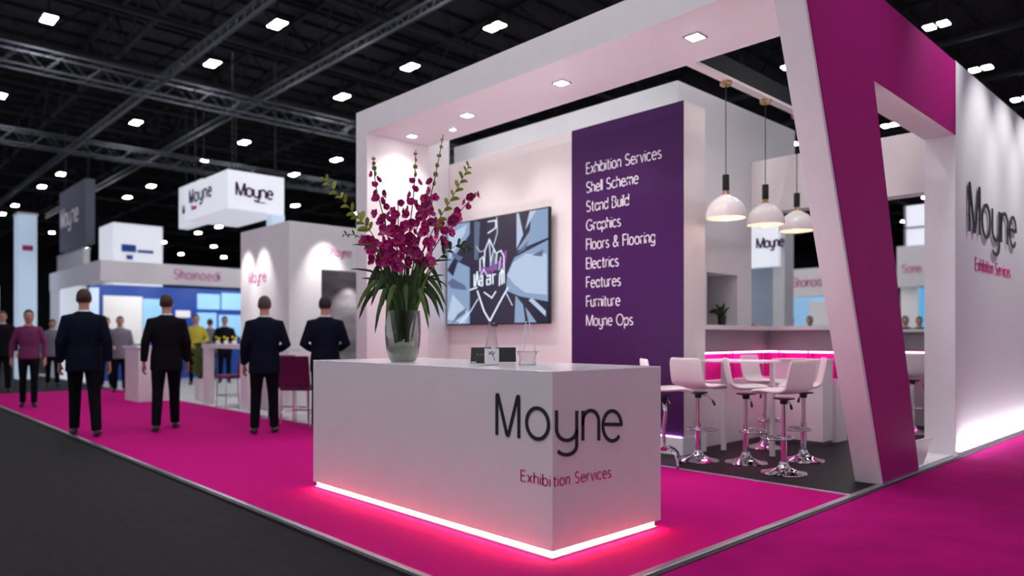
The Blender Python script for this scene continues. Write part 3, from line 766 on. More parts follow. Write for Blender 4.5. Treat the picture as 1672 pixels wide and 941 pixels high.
for st in ([(-.02, .09), (-.012, .075), (.0, .092), (.012, .07), (.022, .09)], [(-.02, .07), (0, .078), (.015, .05), (.02, .03)]):
    ribbon(mb, [Vector(q) for q in st], .004, .0008, lambda u, v, w_: (.0478 * math.sin(u / .0478), -.0478 * math.cos(u / .0478) - w_, v))
mb.build('print', 'letter', b)
p = at_z(861, 596.5, ZC)
g = thing('glass_flask', 'clear glass flask with a tall looped handle on the counter', 'flask', (p.x, p.y, ZC), TH)
out = [(.0, .0), (.055, .0), (.058, .006), (.056, .012), (.050, .03), (.056, .06), (.068, .088)]
MB().lathe(out, 28).ring((0, 0, .088), .068, .003, 28, 6).ring((0, 0, .004), .056, .004, 28, 6).build('bowl', 'glass', g, smooth=True)
mb = MB()
mb.tube([(-.052, 0, .04), (-.05, 0, .12), (-.02, 0, .22), (-.008, 0, .285), (.012, 0, .285), (.02, 0, .22), (.045, 0, .13), (.052, 0, .06)], .0035, 8)
mb.tube([(-.03, 0, .08), (-.012, 0, .16), (-.004, 0, .27)], .0025, 6)
mb.tube([(.062, 0, .088), (.10, 0, .10)], .004, 8)
mb.build('handle', 'gloss', g, smooth=True)
p = at_z(785, 593.5, ZC); pen = thing('pen', 'slim dark pen lying on the counter by the card stands', 'pen', (p.x, p.y, ZC + .0055), TH - .1)
MB().tube([(-.07, 0, 0), (.045, 0, 0), (.062, 0, 0)], [.005, .005, .0015], 8).build('barrel', 'steel', pen, smooth=True)
MB().tube([(-.075, 0, 0), (-.03, 0, 0)], .0055, 8).build('cap', 'alu', pen, smooth=True)

# niche plant and ledge ornaments
p = at_x(1180, 529, TX - .2)
n = thing('potted_plant', 'small bushy green plant in a plum pot in the bar niche', 'potted plant', (TX - .2, p.y, 1.335))
MB().lathe([(0, 0), (.05, 0), (.062, .12), (.056, .12), (.052, .10), (0, .10)], 20).build('pot', 'pot', n, smooth=True, auto=40)
for k in range(26):
    a = k * 2.4; el = .3 + 1.1 * ((k * 7) % 26) / 26; L = .15 + .05 * ((k * 5) % 7) / 7
    d = Vector((math.cos(a) * math.cos(el), math.sin(a) * math.cos(el), math.sin(el)))
    mb = MB(); blade(mb, [(0, 0, .09), Vector((0, 0, .12)) + d * L * .55, Vector((0, 0, .12)) + d * L + Vector((0, 0, -.03))], .03, 6); mb.build('leaf', 'leaf', n, smooth=True)
g = thing('candle_holder', 'small white tumbler beside the potted plant in the niche', 'tumbler', (TX - .13, p.y + .10, 1.335))
MB().lathe([(0, 0), (.03, 0), (.032, .09), (.027, .09), (.026, .01), (0, .01)], 18).build('cup', 'white', g, smooth=True, auto=40)
p = at_y(1228, 530, 8.3)
t = thing('brass_twigs', 'little brass twig ornament lying on the bar ledge', 'ornament', (p.x, 8.3, 1.322))
for k in range(7):
    a = k * 1.1; MB().tube([(0, 0, .006), (.05 * math.cos(a), .05 * math.sin(a), .02 + .01 * (k % 3)), (.11 * math.cos(a) + .05, .10 * math.sin(a), .01 + .02 * (k % 2))], [.006, .004, .003], 6).build('twig', 'brass', t, smooth=True)
# ---------------------------------------------------------------- people
def oval(c, rx, ry, n=14, x=Vector((1, 0, 0)), y=Vector((0, 1, 0))):
    return [Vector(c) + x * rx * math.cos(2 * PI * k / n) + y * ry * math.sin(2 * PI * k / n) for k in range(n)]
def fuse(mb, vox, name, m, parent, smooth_it=6, mats=None):
    """one continuous surface out of overlapping closed pieces"""
    me = mb.mesh(name + '_raw'); o = bpy.data.objects.new('tmp', me); COL.objects.link(o)
    r = o.modifiers.new('r', 'REMESH'); r.mode = 'VOXEL'; r.voxel_size = vox
    s = o.modifiers.new('s', 'SMOOTH'); s.factor = .5; s.iterations = smooth_it
    dg = bpy.context.evaluated_depsgraph_get(); dg.update()
    new = bpy.data.meshes.new_from_object(o.evaluated_get(dg)); new.name = name
    bpy.data.objects.remove(o); bpy.data.meshes.remove(me)
    new.polygons.foreach_set('use_smooth', [True] * len(new.polygons))
    new.materials.clear(); new.materials.append(M[m] if isinstance(m, str) else m)
    ob = bpy.data.objects.new(name, new); COL.objects.link(ob)
    if parent: ob.parent = parent
    return ob

def hand(mb, w, d, side, fwd):
    """w: wrist, d: direction down the forearm, side: towards the thumb"""
    w = Vector(w); d = Vector(d).normalized(); s = Vector(side); s = (s - d * s.dot(d)).normalized(); nrm = d.cross(s)
    mb.loft([oval(w - d * .02, .025, .02, 10, s, nrm), oval(w + d * .01, .028, .018, 10, s, nrm), oval(w + d * .05, .040, .016, 10, s, nrm), oval(w + d * .09, .040, .014, 10, s, nrm)])
    curl = Vector(fwd); curl = (curl - d * curl.dot(d)).normalized()
    for k, (o, L) in enumerate([(.028, .072), (.010, .080), (-.010, .074), (-.028, .058)]):
        p = w + d * .08 + s * o
        a = p + d * L * .42 + curl * .006; b = p + d * L * .74 + curl * .022; c = p + d * L * .9 + curl * .040
        mb.tube([p, a, b, c], [.0098, .0095, .009, .0075], 8)
    p = w + d * .025 + s * .03
    mb.tube([p, p + s * .022 + d * .03, p + s * .028 + d * .058 + curl * .01, p + s * .024 + d * .078 + curl * .018], [.014, .0125, .011, .008], 8)

def build_person(kind, legs, arms, vox=.009, top='navy', trou='trouser', hairm='hair', woman=False, H=1.75, label='', loc_=(0, 0, 0), face=(0, 1), group=None, shirt='shirt', head_turn=0.0, legless=False, carry=None):
    """legs: for left and right: (foot x, foot y, lift); arms: (elbow, wrist) offsets per side. Local: faces +Y."""
    k = H / 1.75
    root = thing('person', label, 'person', loc_, math.atan2(-face[0], face[1]), group)
    sw = .90 if woman else 1.0
    body = MB(); jk = MB(); tr = MB(); sh = MB()
    hipz = .93
    # torso of the body
    body.loft([oval((0, 0, .88), .15, .10), oval((0, 0, .96), .16, .105), oval((0, 0, 1.08), .135 * sw, .095), oval((0, .005, 1.28), .16 * sw, .11), oval((0, 0, 1.40), .165 * sw, .09), oval((0, -.005, 1.465), .085, .068), oval((0, .0, 1.50), .058, .06), oval((0, .01, 1.58), .055, .058)])
    # head
    R = Matrix.Rotation(head_turn, 3, 'Z'); hc = Vector((0, .02, 1.645))
    hd = MB()
    hd.ellipsoid(hc, (.075, .096, .105), 20, 14); hd.ellipsoid(hc + Vector((0, .022, -.065)), (.054, .066, .058), 16, 10)
    hd.ellipsoid(hc + Vector((0, .098, -.022)), (.013, .020, .022), 10, 8); hd.ellipsoid(hc + Vector((0, .09, .005)), (.010, .016, .03), 10, 8)
    hd.ellipsoid(hc + Vector((0, .085, -.065)), (.022, .012, .008), 10, 6); hd.ellipsoid(hc + Vector((0, .075, -.1)), (.024, .02, .018), 10, 6)
    for s in (-1, 1):
        hd.ellipsoid(hc + Vector((s * .077, -.004, -.015)), (.010, .020, .032), 10, 8)
        hd.ellipsoid(hc + Vector((s * .032, .082, .022)), (.022, .010, .008), 10, 6)
    for i, v in enumerate(hd.v): hd.v[i] = hc + R @ (v - hc)
    o = len(body.v); body.v += hd.v; body.f += [[i + o for i in f] for f in hd.f]
    hems = .77 if not woman else .84
    jz = [(hems, .195 * sw, .135), (.95, .19 * sw, .135), (1.08, .172 * sw, .122), (1.22, .192 * sw, .135), (1.34, .205 * sw, .13), (1.41, .195 * sw, .11), (1.455, .13 * sw, .085), (1.49, .075, .072)]
    if woman: jz = [(.86, .175, .125), (.95, .172, .122), (1.08, .145, .11), (1.22, .165, .135), (1.34, .175, .125), (1.40, .165, .1), (1.45, .10, .08), (1.465, .082, .075)]
    jk.loft([oval((0, 0, z), rx, ry, 20) for z, rx, ry in jz])
    for i, s in enumerate((-1, 1)):
        fx, fy, lift = legs[i]; el, wr = arms[i]
        hip = Vector((s * .085, 0, .92)); foot = Vector((s * fx, fy, .075 + lift))
        knee = (hip + foot) / 2 + Vector((0, .035 + (.05 if lift > .02 else 0), .03))
        fd = Vector((0, 1, -.5 if lift > .02 else 0)).normalized()
        body.tube([hip, (hip + knee) / 2, knee, knee * .6 + foot * .4, foot], [.075, .068, .05, .052, .036], 12)
        tw = 1.0 if not woman else .88
        tr.tube([hip + Vector((0, 0, .05)), hip, (hip + knee) / 2, knee, knee * .55 + foot * .45, foot + Vector((0, 0, .0))], [.085, .098 * tw, .088 * tw, .070 * tw, .064 * tw, .056 * tw], 14)
        # shoe
        hl = foot + Vector((0, -.05, -.075 + .0)); 
        def sp_(y, rx, rz, z): return oval(foot + Vector((s * .02 * (y > .08), 0, 0)) + fd * y + Vector((0, 0, z)), rx, rz, 12, Vector((1, 0, 0)), Vector((0, 0, 1)))
        sh.loft([sp_(-.075, .018, .02, -.045), sp_(-.06, .034, .042, -.032), sp_(-.01, .040, .05, -.025), sp_(.06, .044, .034, -.040), sp_(.13, .048, .026, -.048), sp_(.18, .038, .020, -.053), sp_(.20, .016, .010, -.060)])
        body.tube([foot + Vector((0, -.04, -.03)), foot + fd * .05 + Vector((0, 0, -.045)), foot + fd * .15 + Vector((0, 0, -.052))], [.03, .032, .02], 10)
        shd = Vector((s * .165 * sw, -.005, 1.395)); E_ = Vector((s * el[0], el[1], el[2])); W_ = Vector((s * wr[0], wr[1], wr[2]))
        fdir = (W_ - E_).normalized()
        body.tube([shd, (shd + E_) / 2, E_, (E_ + W_) / 2, W_], [.05, .045, .036, .034, .024], 12)
        jk.tube([shd + Vector((-s * .05, 0, .01)), shd, shd * .5 + E_ * .5, E_, (E_ + W_) / 2, W_ - fdir * .005], [.06, .078 * sw, .064 * sw, .056 * sw, .050 * sw, .043 * sw], 14)
        hand(body, W_ + fdir * .02, fdir, Vector((-s * .4, 1, 0)) if abs(fdir.z) > .6 else Vector((-s, .2, .4)), Vector((-s, .35, 0)) if abs(fdir.z) > .6 else Vector((-s * .3, .2, -1)))
    tr.loft([oval((0, 0, .80), .12, .09), oval((0, 0, .88), .168, .118), oval((0, 0, .97), .165, .115), oval((0, 0, 1.06), .14 * sw, .10)])
    if woman: pass
    b = fuse(body, vox, 'body', 'skin', root, 4)
    # eyes and mouth colour on the face of the one body mesh
    b.data.materials.append(M['eye']); b.data.materials.append(M['lip'])
    for p in b.data.polygons:
        c = R.inverted() @ (p.center - hc)
        if c.y > .06:
            if abs(abs(c.x) - .032) < .014 and abs(c.z - .004) < .007: p.material_index = 1
            elif abs(c.x) < .022 and abs(c.z + .065) < .007: p.material_index = 2
    nm = 'top' if woman or top in ('yellow', 'greyshirt') else 'jacket'
    j = fuse(jk, max(vox, .011), nm, top, root, 6)
    fuse(tr, max(vox, .011), 'trousers', trou, root, 6)
    sh_o = None
    half = len(sh.v) // 2; hf = len(sh.f) // 2
    for q in range(2):
        s2 = MB(); s2.v = sh.v[q * half:(q + 1) * half]; s2.f = [[i - q * half for i in f] for f in sh.f[q * hf:(q + 1) * hf]]
        s2.build('shoe', 'shoe', root, smooth=True, sub=1)
    if not woman:
        MB().loft([oval((0, .0, 1.475), .078, .074, 18), oval((0, .004, 1.495), .068, .068, 18), oval((0, .008, 1.508), .063, .065, 18)]).build('collar', shirt, root, smooth=True)
    # hair
    hb = MB(); hr = .081
    hb.ellipsoid(hc + Vector((0, -.012, .018)), (.082, .098, .102), 20, 14)
    cut = []
    me = MB(); 
    for v in hb.v:
        w = v - hc
        if w.y > .03: w = Vector((w.x, w.y, max(w.z, .055 + (w.y - .03) * .25)))
        elif not woman: w.z = max(w.z, -.085)
        w.z += .0
        me.v.append(hc + R @ w)
    me.f = hb.f
    if woman:
        me.ellipsoid(hc + Vector((0, -.06, -.05)), (.072, .05, .10), 14, 10)
    fuse(me, .009, 'hair', hairm, root, 3)
    root.scale = (k, k, k)
    return root
def dirto(p, away=True):
    d = Vector((p[0], p[1])).normalized(); return (d.x, d.y) if away else (-d.x, -d.y)
DOWN = ((.242, -.03, 1.13), (.248, .06, .88)); DOWN2 = ((.245, -.06, 1.14), (.262, -.03, .885)); BENT = ((.27, -.04, 1.13), (.17, .20, 1.06)); BEHIND = ((.255, -.07, 1.14), (.24, .02, .90))
ZG = .013
p = at_z(137, 712, ZG); build_person('m', [(.10, .22, 0), (.13, -.16, .0)], [DOWN, DOWN2], label='man in a dark suit walking away, leftmost of the suited men', top='navy', loc_=p, face=dirto(p), H=1.75, hairm='hair3')
p = at_z(272, 702, ZG); build_person('m', [(.12, -.16, 0), (.10, .18, .0)], [DOWN2, DOWN], label='man in a charcoal suit walking away, second from the left of the suited men', top='charcoal', loc_=p, face=dirto(p), H=1.72, hairm='hair3')
p = at_z(432, 708, ZG); build_person('m', [(.12, .0, 0), (.12, .03, 0)], [DOWN, BENT], label='balding man in a navy suit standing with his back turned, right elbow bent', top='navy', loc_=p, face=dirto(p), H=1.68, hairm='hair2')
p = at_z(531, 704, ZG); build_person('m', [(.12, .05, 0), (.12, -.03, 0)], [BENT, BENT], label='man in a navy suit with both elbows bent, just left of the white column', top='navy', loc_=p, face=dirto(p), H=1.69, hairm='hair')
p = at_z(47, 664, ZG); build_person('w', [(.08, .1, 0), (.09, -.1, 0)], [DOWN, DOWN2], vox=.011, label='woman in a plum top walking towards the camera at the far left', top='plum', loc_=p, face=dirto(p, False), H=1.64, woman=True, hairm='hair3')
far = [  # px, feet y (estimated from head height), away?, top, hair, woman, label
    (196, 640, 518, False, 'greyshirt', 'hair3', False, 'person in a grey waistcoat facing the camera between the two suited men at the left', DOWN, BENT),
    (174, 633, 520, False, 'charcoal', 'hair', False, 'person in dark clothes half hidden behind the grey waistcoat', BENT, DOWN),
    (86, 630, 523, False, 'greyshirt', 'hair', False, 'person in a grey top behind the woman in plum', DOWN, DOWN2),
    (4, 640, 510, False, 'charcoal', 'hair2', False, 'person in black cut off by the left edge of the photo', DOWN, DOWN),
    (320, 628, 515, False, 'yellow', 'hair3', True, 'woman in a yellow top behind the green planter', BENT, DOWN),
    (367, 625, 518, False, 'charcoal', 'hair', False, 'person in a dark waistcoat behind the white counter table', BENT, BENT),
    (343, 620, 522, True, 'greyshirt', 'hair3', False, 'person in grey far behind, between the yellow top and the dark waistcoat', DOWN, DOWN),
    (566, 640, 515, False, 'shirt', 'hair', False, 'person in a pale shirt partly hidden by the white column', BENT, BENT),
]
for px, fy, hy, away, top, hair, wm, lab, a1, a2 in far:
    p = at_z(px, fy, ZG); d = sn * -p.x + cs * p.y
    Hh = max(1.55, min(1.85, CH + (HY - hy) * d / F))
    build_person('f', [(.10, .04, 0), (.11, -.04, 0)], [a1, a2], vox=.014, label=lab, top=top, loc_=p, face=dirto(p, away), H=Hh, woman=wm, hairm=hair)
for px, d, top, hair, wm, lab in [(1291, 17.5, 'greyshirt', 'hair3', True, 'visitor in grey seen over the bar ledge, left of the other'), (1322, 17.0, 'charcoal', 'hair', False, 'visitor in dark clothes seen over the bar ledge beside the leaning leg'),
                                  (1478, 17, 'charcoal', 'hair', False, 'visitor at the left of the window opening'), (1501, 17.4, 'navy', 'hair3', False, 'visitor at the right of the window opening before the cyan screen')]:
    p = at_d(px, 600, d); p.z = .0
    build_person('f', [(.10, .04, 0), (.11, -.04, 0)], [BENT, DOWN], vox=.014, label=lab, top=top, loc_=p, face=dirto(p, False), H=1.68, woman=wm, hairm=hair)

# ---------------------------------------------------------------- neighbouring stands
def booth(name, label, cat, base): return thing(name, label, cat, base)
# stand A: long pale fascia with a blue wall
fa = booth('exhibition_booth', 'pale booth with a long fascia over a royal blue wall behind the walking men', 'exhibition booth', (-19.5, 4.8, 0))
struct(box('floor_2', 'pale', (-27, -8.3, 4.78, 16, .001, .010)))
mb = MB(); mb.prism([(-25, 4.8), (-19.5, 4.8), (-19.5, 13.5), (-19.8, 13.5), (-19.8, 5.1), (-25, 5.1)], 'z', 2.55, 3.06)
loc(mb.build('fascia', 'white'), fa)
loc(box('blue_wall', 'blue', (-21.6, -21.5, 5.0, 7.75, .01, 2.6)), fa)
for y0, y1, z0, z1, m in [(5.35, 6.32, 1.0, 2.3, 'poster'), (6.34, 7.05, 1.35, 2.25, 'skyscreen'), (5.02, 5.25, .2, 2.5, 'bluebox'), (7.2, 7.6, 1.75, 1.95, 'poster')]:
    loc(box('poster', m, (-21.5, -21.47, y0, y1, z0, z1)), fa)
loc(box('display_wall', 'blue', (-21.6, -21.5, 7.75, 9.6, .01, 2.6)), fa)
for y0, y1, z0, z1 in [(7.8, 8.45, 2.0, 2.45), (8.5, 9.1, 2.0, 2.5), (7.8, 8.35, 1.1, 1.9), (8.42, 9.2, 1.2, 1.85)]:
    loc(box('poster', 'skyscreen', (-21.5, -21.47, y0, y1, z0, z1)), fa)
loc(box('column', 'lightbox', (-23.9, -21.75, 4.85, 5.0, .01, 2.55)), fa)
loc(box('column', 'white', (-25, -24.0, 4.82, 5.1, .01, 2.55)), fa)
mb = MB(); fna = lambda u, v, w_: (-19.5 + w_, 6.5 + u, 2.70 + v); text(mb, 'Shoinoedi', fna, .24, .16, .015, .22, None); text(mb, 'onid', fna, .2, .16, .015, .22, None, 3.3)
loc(mb.build('lettering', 'palepink'), fa)
for k, y in enumerate((5.6, 6.7, 7.9, 9.0)):
    L = bpy.data.lights.new('booth_spot', 'SPOT'); L.energy = 45; L.spot_size = 1.6; L.spot_blend = 1; L.shadow_soft_size = .06
    o = bpy.data.objects.new('booth_spot', L); COL.objects.link(o); o.location = (-20.2, y, 2.9); o.rotation_euler = (0, -.55 * 1, 0)
    d = Vector((-1.3, 0, -1.1)); o.rotation_euler = d.to_track_quat('-Z', 'Y').to_euler()
# stand B: white booth with a photo mural
fb = booth('exhibition_booth', 'tall white booth with a grey mural in its side, just left of the white column', 'exhibition booth', (-10.5, 5.2, 0))
mb = MB(); mb.box(-12.3, -10.5, 5.2, 5.35, .01, 3.0).box(-10.65, -10.5, 5.35, 5.75, .01, 3.0).box(-10.65, -10.5, 5.75, 9.5, 2.28, 3.0).box(-12.3, -12.15, 5.35, 9.5, .01, 3.0).box(-12.3, -10.5, 9.35, 9.5, .01, 3.0)
loc(mb.build('wall_panel', 'white'), fb)
mural = mat('grey_mural', '#6f696e', .5, noise=.55, scale=1.6, stretch=(1, 1, 3))
loc(box('mural', mural, (-11.2, -11.1, 5.4, 9.3, .01, 2.6)), fb)
mb = MB(); text(mb, 'Moyne', lambda u, v, w_: (-11.95 + u, 5.2 - w_, 2.12 + v), .17, .12, .01, .17, WIDE); loc(mb.build('lettering', 'palepink'), fb)
mb = MB(); text(mb, 'Shoyne', lambda u, v, w_: (-10.5 + w_, 5.85 + u, 2.52 + v), .13, .16, .01, .17, None); loc(mb.build('lettering', 'palepink'), fb)
def spot(p, d, e, size=.9, col=(1, .97, .95), blend=.9):
    L = bpy.data.lights.new('spot_or_fill_light', 'SPOT'); L.energy = e * 1.3; L.spot_size = size; L.spot_blend = blend; L.shadow_soft_size = .04; L.color = col
    o = bpy.data.objects.new('spot_or_fill_light', L); COL.objects.link(o); o.location = p; o.rotation_euler = Vector(d).to_track_quat('-Z', 'Y').to_euler(); return o
for x in (-12.0, -11.4): spot((x, 4.75, 3.05), (0, .40, -1), 60, 1.0)
for y in (5.8, 7.0): spot((-10.05, y, 3.1), (-.42, 0, -1), 70, 1.0)
spot((-10.85, 6.6, 2.2), (-.25, 0, -1), 40, 1.6)
# table with chairs in front of stand B
ta = thing('panel_table', 'white panel-legged high table with a magenta chair under it', 'table', (-12, 4.95, .01))
pA = at_y(341, 671, 4.9); pB = at_y(402, 684, 4.9)
loc(box('leg', 'white', (pA.x - .16, pA.x + .14, 4.86, 4.94, .01, 1.0)), ta)
loc(box('leg', 'white', (pB.x - .14, pB.x + .14, 4.86, 4.94, .01, 1.0)), ta)
loc(box('tabletop', 'white', (pA.x - .17, pB.x + .15, 4.84, 5.18, 1.0, 1.07)), ta)
def chair(x, y, face, label, h=.66):
    r = thing('visitor_chair', label, 'chair', (x, y, .01), math.atan2(-face[0], face[1]), 'magenta chairs of the white booth')
    MB().box(-.21, .21, -.2, .2, h - .03, h + .03).build('seat', 'chairmag', r, bevel=.015)
    MB().prism([(-.20, h + .03), (-.16, h + .03), (-.22, h + .42), (-.25, h + .42)], 'x', -.21, .21).build('backrest', 'chairmag', r, bevel=.012)
    for sx in (-1, 1):
        MB().tube([(sx * .2, .18, 0), (sx * .19, .17, h - .03)], .011, 6).build('leg', 'chrome', r); MB().tube([(sx * .2, -.2, 0), (sx * .19, -.18, h - .03)], .011, 6).build('leg', 'chrome', r)
    mb = MB(); mb.tube([(-.2, .18, .2), (.2, .18, .2)], .009, 6).tube([(-.2, -.19, .2), (-.2, .18, .2)], .009, 6).tube([(.2, -.19, .2), (.2, .18, .2)], .009, 6); mb.build('footrest', 'chrome', r)
    return r
q = at_z(370, 668, .01); chair((pA.x + pB.x) / 2 + .05, 4.97, (0, -1), 'magenta chair between the panel legs of the white table', .52)
for x, y, lab in [(472, 690, 'magenta high chair right of the balding man'), (492, 697, 'magenta high chair partly behind the counter end')]:
    q = at_z(x, y, .012); chair(q.x, q.y, (-.6, .8), lab, .52)
q = at_z(449, 683, .01); tt = thing('side_table', 'small white round table behind the magenta high chairs', 'table', (q.x, q.y, .01))
MB().lathe([(0, .98), (.36, .98), (.36, 1.01), (0, 1.01)], 28).build('tabletop', 'white', tt); MB().lathe([(0, 0), (.2, 0), (.2, .012), (.03, .03), (.03, .98), (0, .98)], 20).build('pedestal', 'chrome', tt, smooth=True, auto=40)
q = at_z(379, 660, 0)
for k in range(4):
    o = thing('fruit_bowl', ['yellow flower posy at the left of the white table top', 'yellow flower posy second from the left on the white table top', 'yellow flower posy third from the left on the white table top', 'yellow flower posy at the right of the white table top'][k], 'flowers', (pA.x + .1 + k * .36, 5.02, 1.07))
    o.name = 'flower_posy'
    MB().lathe([(0, 0), (.03, 0), (.04, .06), (0, .06)], 10).build('cup', 'white', o, smooth=True)
    mb = MB(); [mb.ellipsoid((.03 * math.cos(j * 2.1), .03 * math.sin(j * 2.1), .08 + .02 * (j % 3)), (.025, .025, .022), 8, 6) for j in range(6)]; mb.build('blossom', 'yellow', o, smooth=True)
q = at_z(315, 654, .01); pl = thing('planter', 'pale square planter holding a tall green bush', 'planter', (q.x, q.y + .2, .01))
MB().prism([(-.13, -.13), (.13, -.13), (.13, .13), (-.13, .13)], 'z', 0, .40).build('pot', 'white', pl, bevel=.01)
MB().box(-.12, .12, -.12, .12, .38, .405).build('soil', 'dark', pl)
bs = thing('bush', 'tall green bush growing in the pale planter', 'bush', (q.x, q.y + .2, .415))
rnd = random.Random(11); mb = MB()
for k in range(160):
    a = rnd.uniform(0, 2 * PI); z = rnd.uniform(.02, .62); rr = .13 * rnd.random() ** .5
    pp = Vector((rr * math.cos(a), rr * math.sin(a), z)); d = Vector((math.cos(a), math.sin(a), .9)).normalized(); blade(mb, [pp, pp + d * .08, pp + d * .14 + Vector((0, 0, -.03))], .05, 4)
mb.build('leaves', 'spear', bs, smooth=True)
MB().tube([(0, 0, -.01), (0, 0, .45)], .02, 6).build('trunk', 'stem', bs)
# low counters of stand A
q = at_z(215, 655, .01); cc = thing('info_counter', 'pale info counter behind the charcoal suited man', 'counter', (q.x, q.y + .3, .01))
MB().box(-.4, .4, -.3, .3, 0, .98).build('body', 'white', cc); MB().box(-.44, .44, -.34, .34, .98, 1.02).build('top', 'gloss', cc)
# hanging signs and towers
def hung(x, y, z, r, top):  MB
hs = thing('hanging_sign', 'large white hanging sign with a dark name on two faces', 'hanging sign', (-14.94, 6.04, 3.87))
loc(box('box_panel', 'lightbox', (-17.4, -14.94, 6.04, 7.28, 3.87, 4.68)), hs)
mb = MB(); text(mb, 'Moyne', lambda u, v, w_: (-14.94 + w_, 6.22 + u, 4.17 + v), .26, .16, .012, .12, {'M': .7, 'o': .5, 'y': .45, 'n': .45, 'e': .5}); mb.box(-14.95, -14.93, 6.66, 6.86, 4.06, 4.085); loc(mb.build('lettering', 'purple'), hs)
mb = MB(); text(mb, 'Moyne', lambda u, v, w_: (-17.1 + u, 6.04 - w_, 4.25 + v), .30, .15, .012, .3, WIDE); loc(mb.build('lettering', 'purple'), hs)
mb = MB(); text(mb, 'Shoin', lambda u, v, w_: (-17.0 + u, 6.04 - w_, 4.08 + v), .11, .14, .012, .3, None); loc(mb.build('tagline', 'pinkletter'), hs)
[loc(MB().tube([(x, y, 4.68), (x, y, 7.2)], .01, 5).build('cable', 'steel'), hs) for x, y in ((-17.2, 6.2), (-15.1, 6.2), (-15.1, 7.15), (-17.2, 7.15))]
h2 = thing('hanging_sign', 'smaller white hanging sign half hidden behind the large one', 'hanging sign', (-19, 6.9, 4.4))
loc(box('box_panel', 'lightbox', (-19.9, -18.3, 6.75, 7.0, 4.05, 5.12)), h2)
[loc(MB().tube([(x, 6.87, 5.12), (x, 6.87, 7.2)], .01, 5).build('cable', 'steel'), h2) for x in (-19.7, -18.5)]
mb = MB(); text(mb, 'Mon', lambda u, v, w_: (-19.6 + u, 6.75 - w_, 4.4 + v), .22, .15, .012, .2, WIDE); loc(mb.build('lettering', 'plum'), h2)
lp = thing('light_column', 'pale light column standing below the large hanging sign', 'column', (-14.2, 7.3, 0))
loc(box('panel', 'bluebox', (-15.2, -14.95, 7.0, 7.3, .01, 3.86)), lp)
loc(box('base', 'white', (-15.25, -14.9, 6.95, 7.35, .01, .08)), lp)
hb_ = thing('hanging_banner', 'dark grey hanging banner with a pale word at the left', 'banner', (-21.5, 4.94, 3.66))
loc(box('banner', 'bannergrey', (-24.4, -21.5, 4.94, 5.16, 3.66, 5.37)), hb_)
mb = MB(); text(mb, 'Moyne', lambda u, v, w_: (-24.2 + u, 4.94 - w_, 4.35 + v), .5, .16, .012, .2, {'M': .7, 'o': .6, 'y': .6, 'n': .6, 'e': .6}); loc(mb.build('lettering', 'white'), hb_)
[loc(MB().tube([(x, 5.05, 5.37), (x, 5.05, 7.2)], .01, 5).build('cable', 'steel'), hb_) for x in (-24.2, -21.7)]
t1 = thing('booth_tower', 'white tower with a blue logo behind the long fascia', 'tower', (-27, 7.6, 0))
loc(box('panel', 'lightbox', (-28.2, -26.5, 6.9, 8.45, .01, 5.0)), t1)
mb = MB(); mb.box(-26.52, -26.48, 7.15, 7.6, 4.05, 4.3).box(-26.52, -26.48, 7.3, 7.5, 3.8, 3.95).box(-26.52, -26.48, 7.65, 8.15, 4.05, 4.15); loc(mb.build('logo', 'blue'), t1)
t2 = thing('booth_tower', 'narrow pale blue light tower at the far left', 'tower', (-24, 3.9, 0))
loc(box('panel', 'bluebox', (-24.6, -23.95, 3.86, 4.3, .01, 4.6)), t2); loc(box('logo', 'pinkletter', (-23.96, -23.93, 3.95, 4.2, 3.6, 3.75)), t2)
loc(box('cap', 'white', (-24.62, -23.93, 3.84, 4.32, 4.6, 4.66)), t2)
t3 = thing('partition_wall', 'long pale partition wall behind the fascia at the far left', 'partition wall', (-30, 7, 0))
loc(box('panel', 'greywhite', (-33, -29, 6.6, 6.8, .01, 4.3)), t3); loc(box('rail', 'alu', (-33, -29, 6.58, 6.82, 4.3, 4.36)), t3)
t4 = thing('exhibition_booth', 'small white booth cut off by the left edge of the photo', 'exhibition booth', (-26, 3.6, 0))
loc(box('wall_panel', 'lightbox', (-27.6, -25.9, 2.9, 3.7, .01, 2.7)), t4); loc(box('band', 'pinkletter', (-25.9, -25.86, 2.95, 3.65, 2.0, 2.15)), t4)
# seen over the bar
t5 = thing('exhibition_booth', 'blue-grey booth wall with a white lit sign seen above the bar', 'exhibition booth', (-7.5, 14.3, 0))
a = at_y(1215, 530, 14.0); b_ = at_y(1262, 530, 14.0)
door = mat('blue_grey_wall', '#9aa6b8', .5, noise=.04, scale=2)
loc(box('wall_panel', door, (a.x, b_.x, 14.2, 14.3, .01, 3.6)), t5)
loc(box('column', 'greywhite', (b_.x, at_y(1281, 530, 14).x, 14.0, 14.4, .01, 3.6)), t5)
loc(box('sign_panel', 'lightbox', (a.x, at_y(1271, 530, 13.9).x, 13.9, 14.0, 2.62, 3.6)), t5)
mb = MB(); text(mb, 'Moyne', lambda u, v, w_: (at_y(1236, 400, 13.9).x + u, 13.9 - w_, 3.02 + v), .2, .18, .01, .1, None); loc(mb.build('lettering', 'purple'), t5)
loc(box('door_handle', 'steel', (b_.x - .07, b_.x - .04, 14.14, 14.2, 1.4, 2.05)), t5)
t6 = thing('exhibition_booth', 'white booth with pink lettering and a blue interior between bar wall and leaning leg', 'exhibition booth', (-9, 20, 0))
loc(box('fascia', 'white', (-9.8, -7.35, 20, 20.3, 2.33, 3.12)), t6); loc(box('interior', 'skyscreen', (-11, -7.9, 21.5, 21.6, .01, 2.4)), t6)
loc(box('post', 'white', (-7.9, -7.6, 20.0, 20.3, .01, 2.33)), t6); loc(box('screen', 'poster', (-9.6, -8.5, 21.4, 21.45, 1.55, 2.25)), t6)
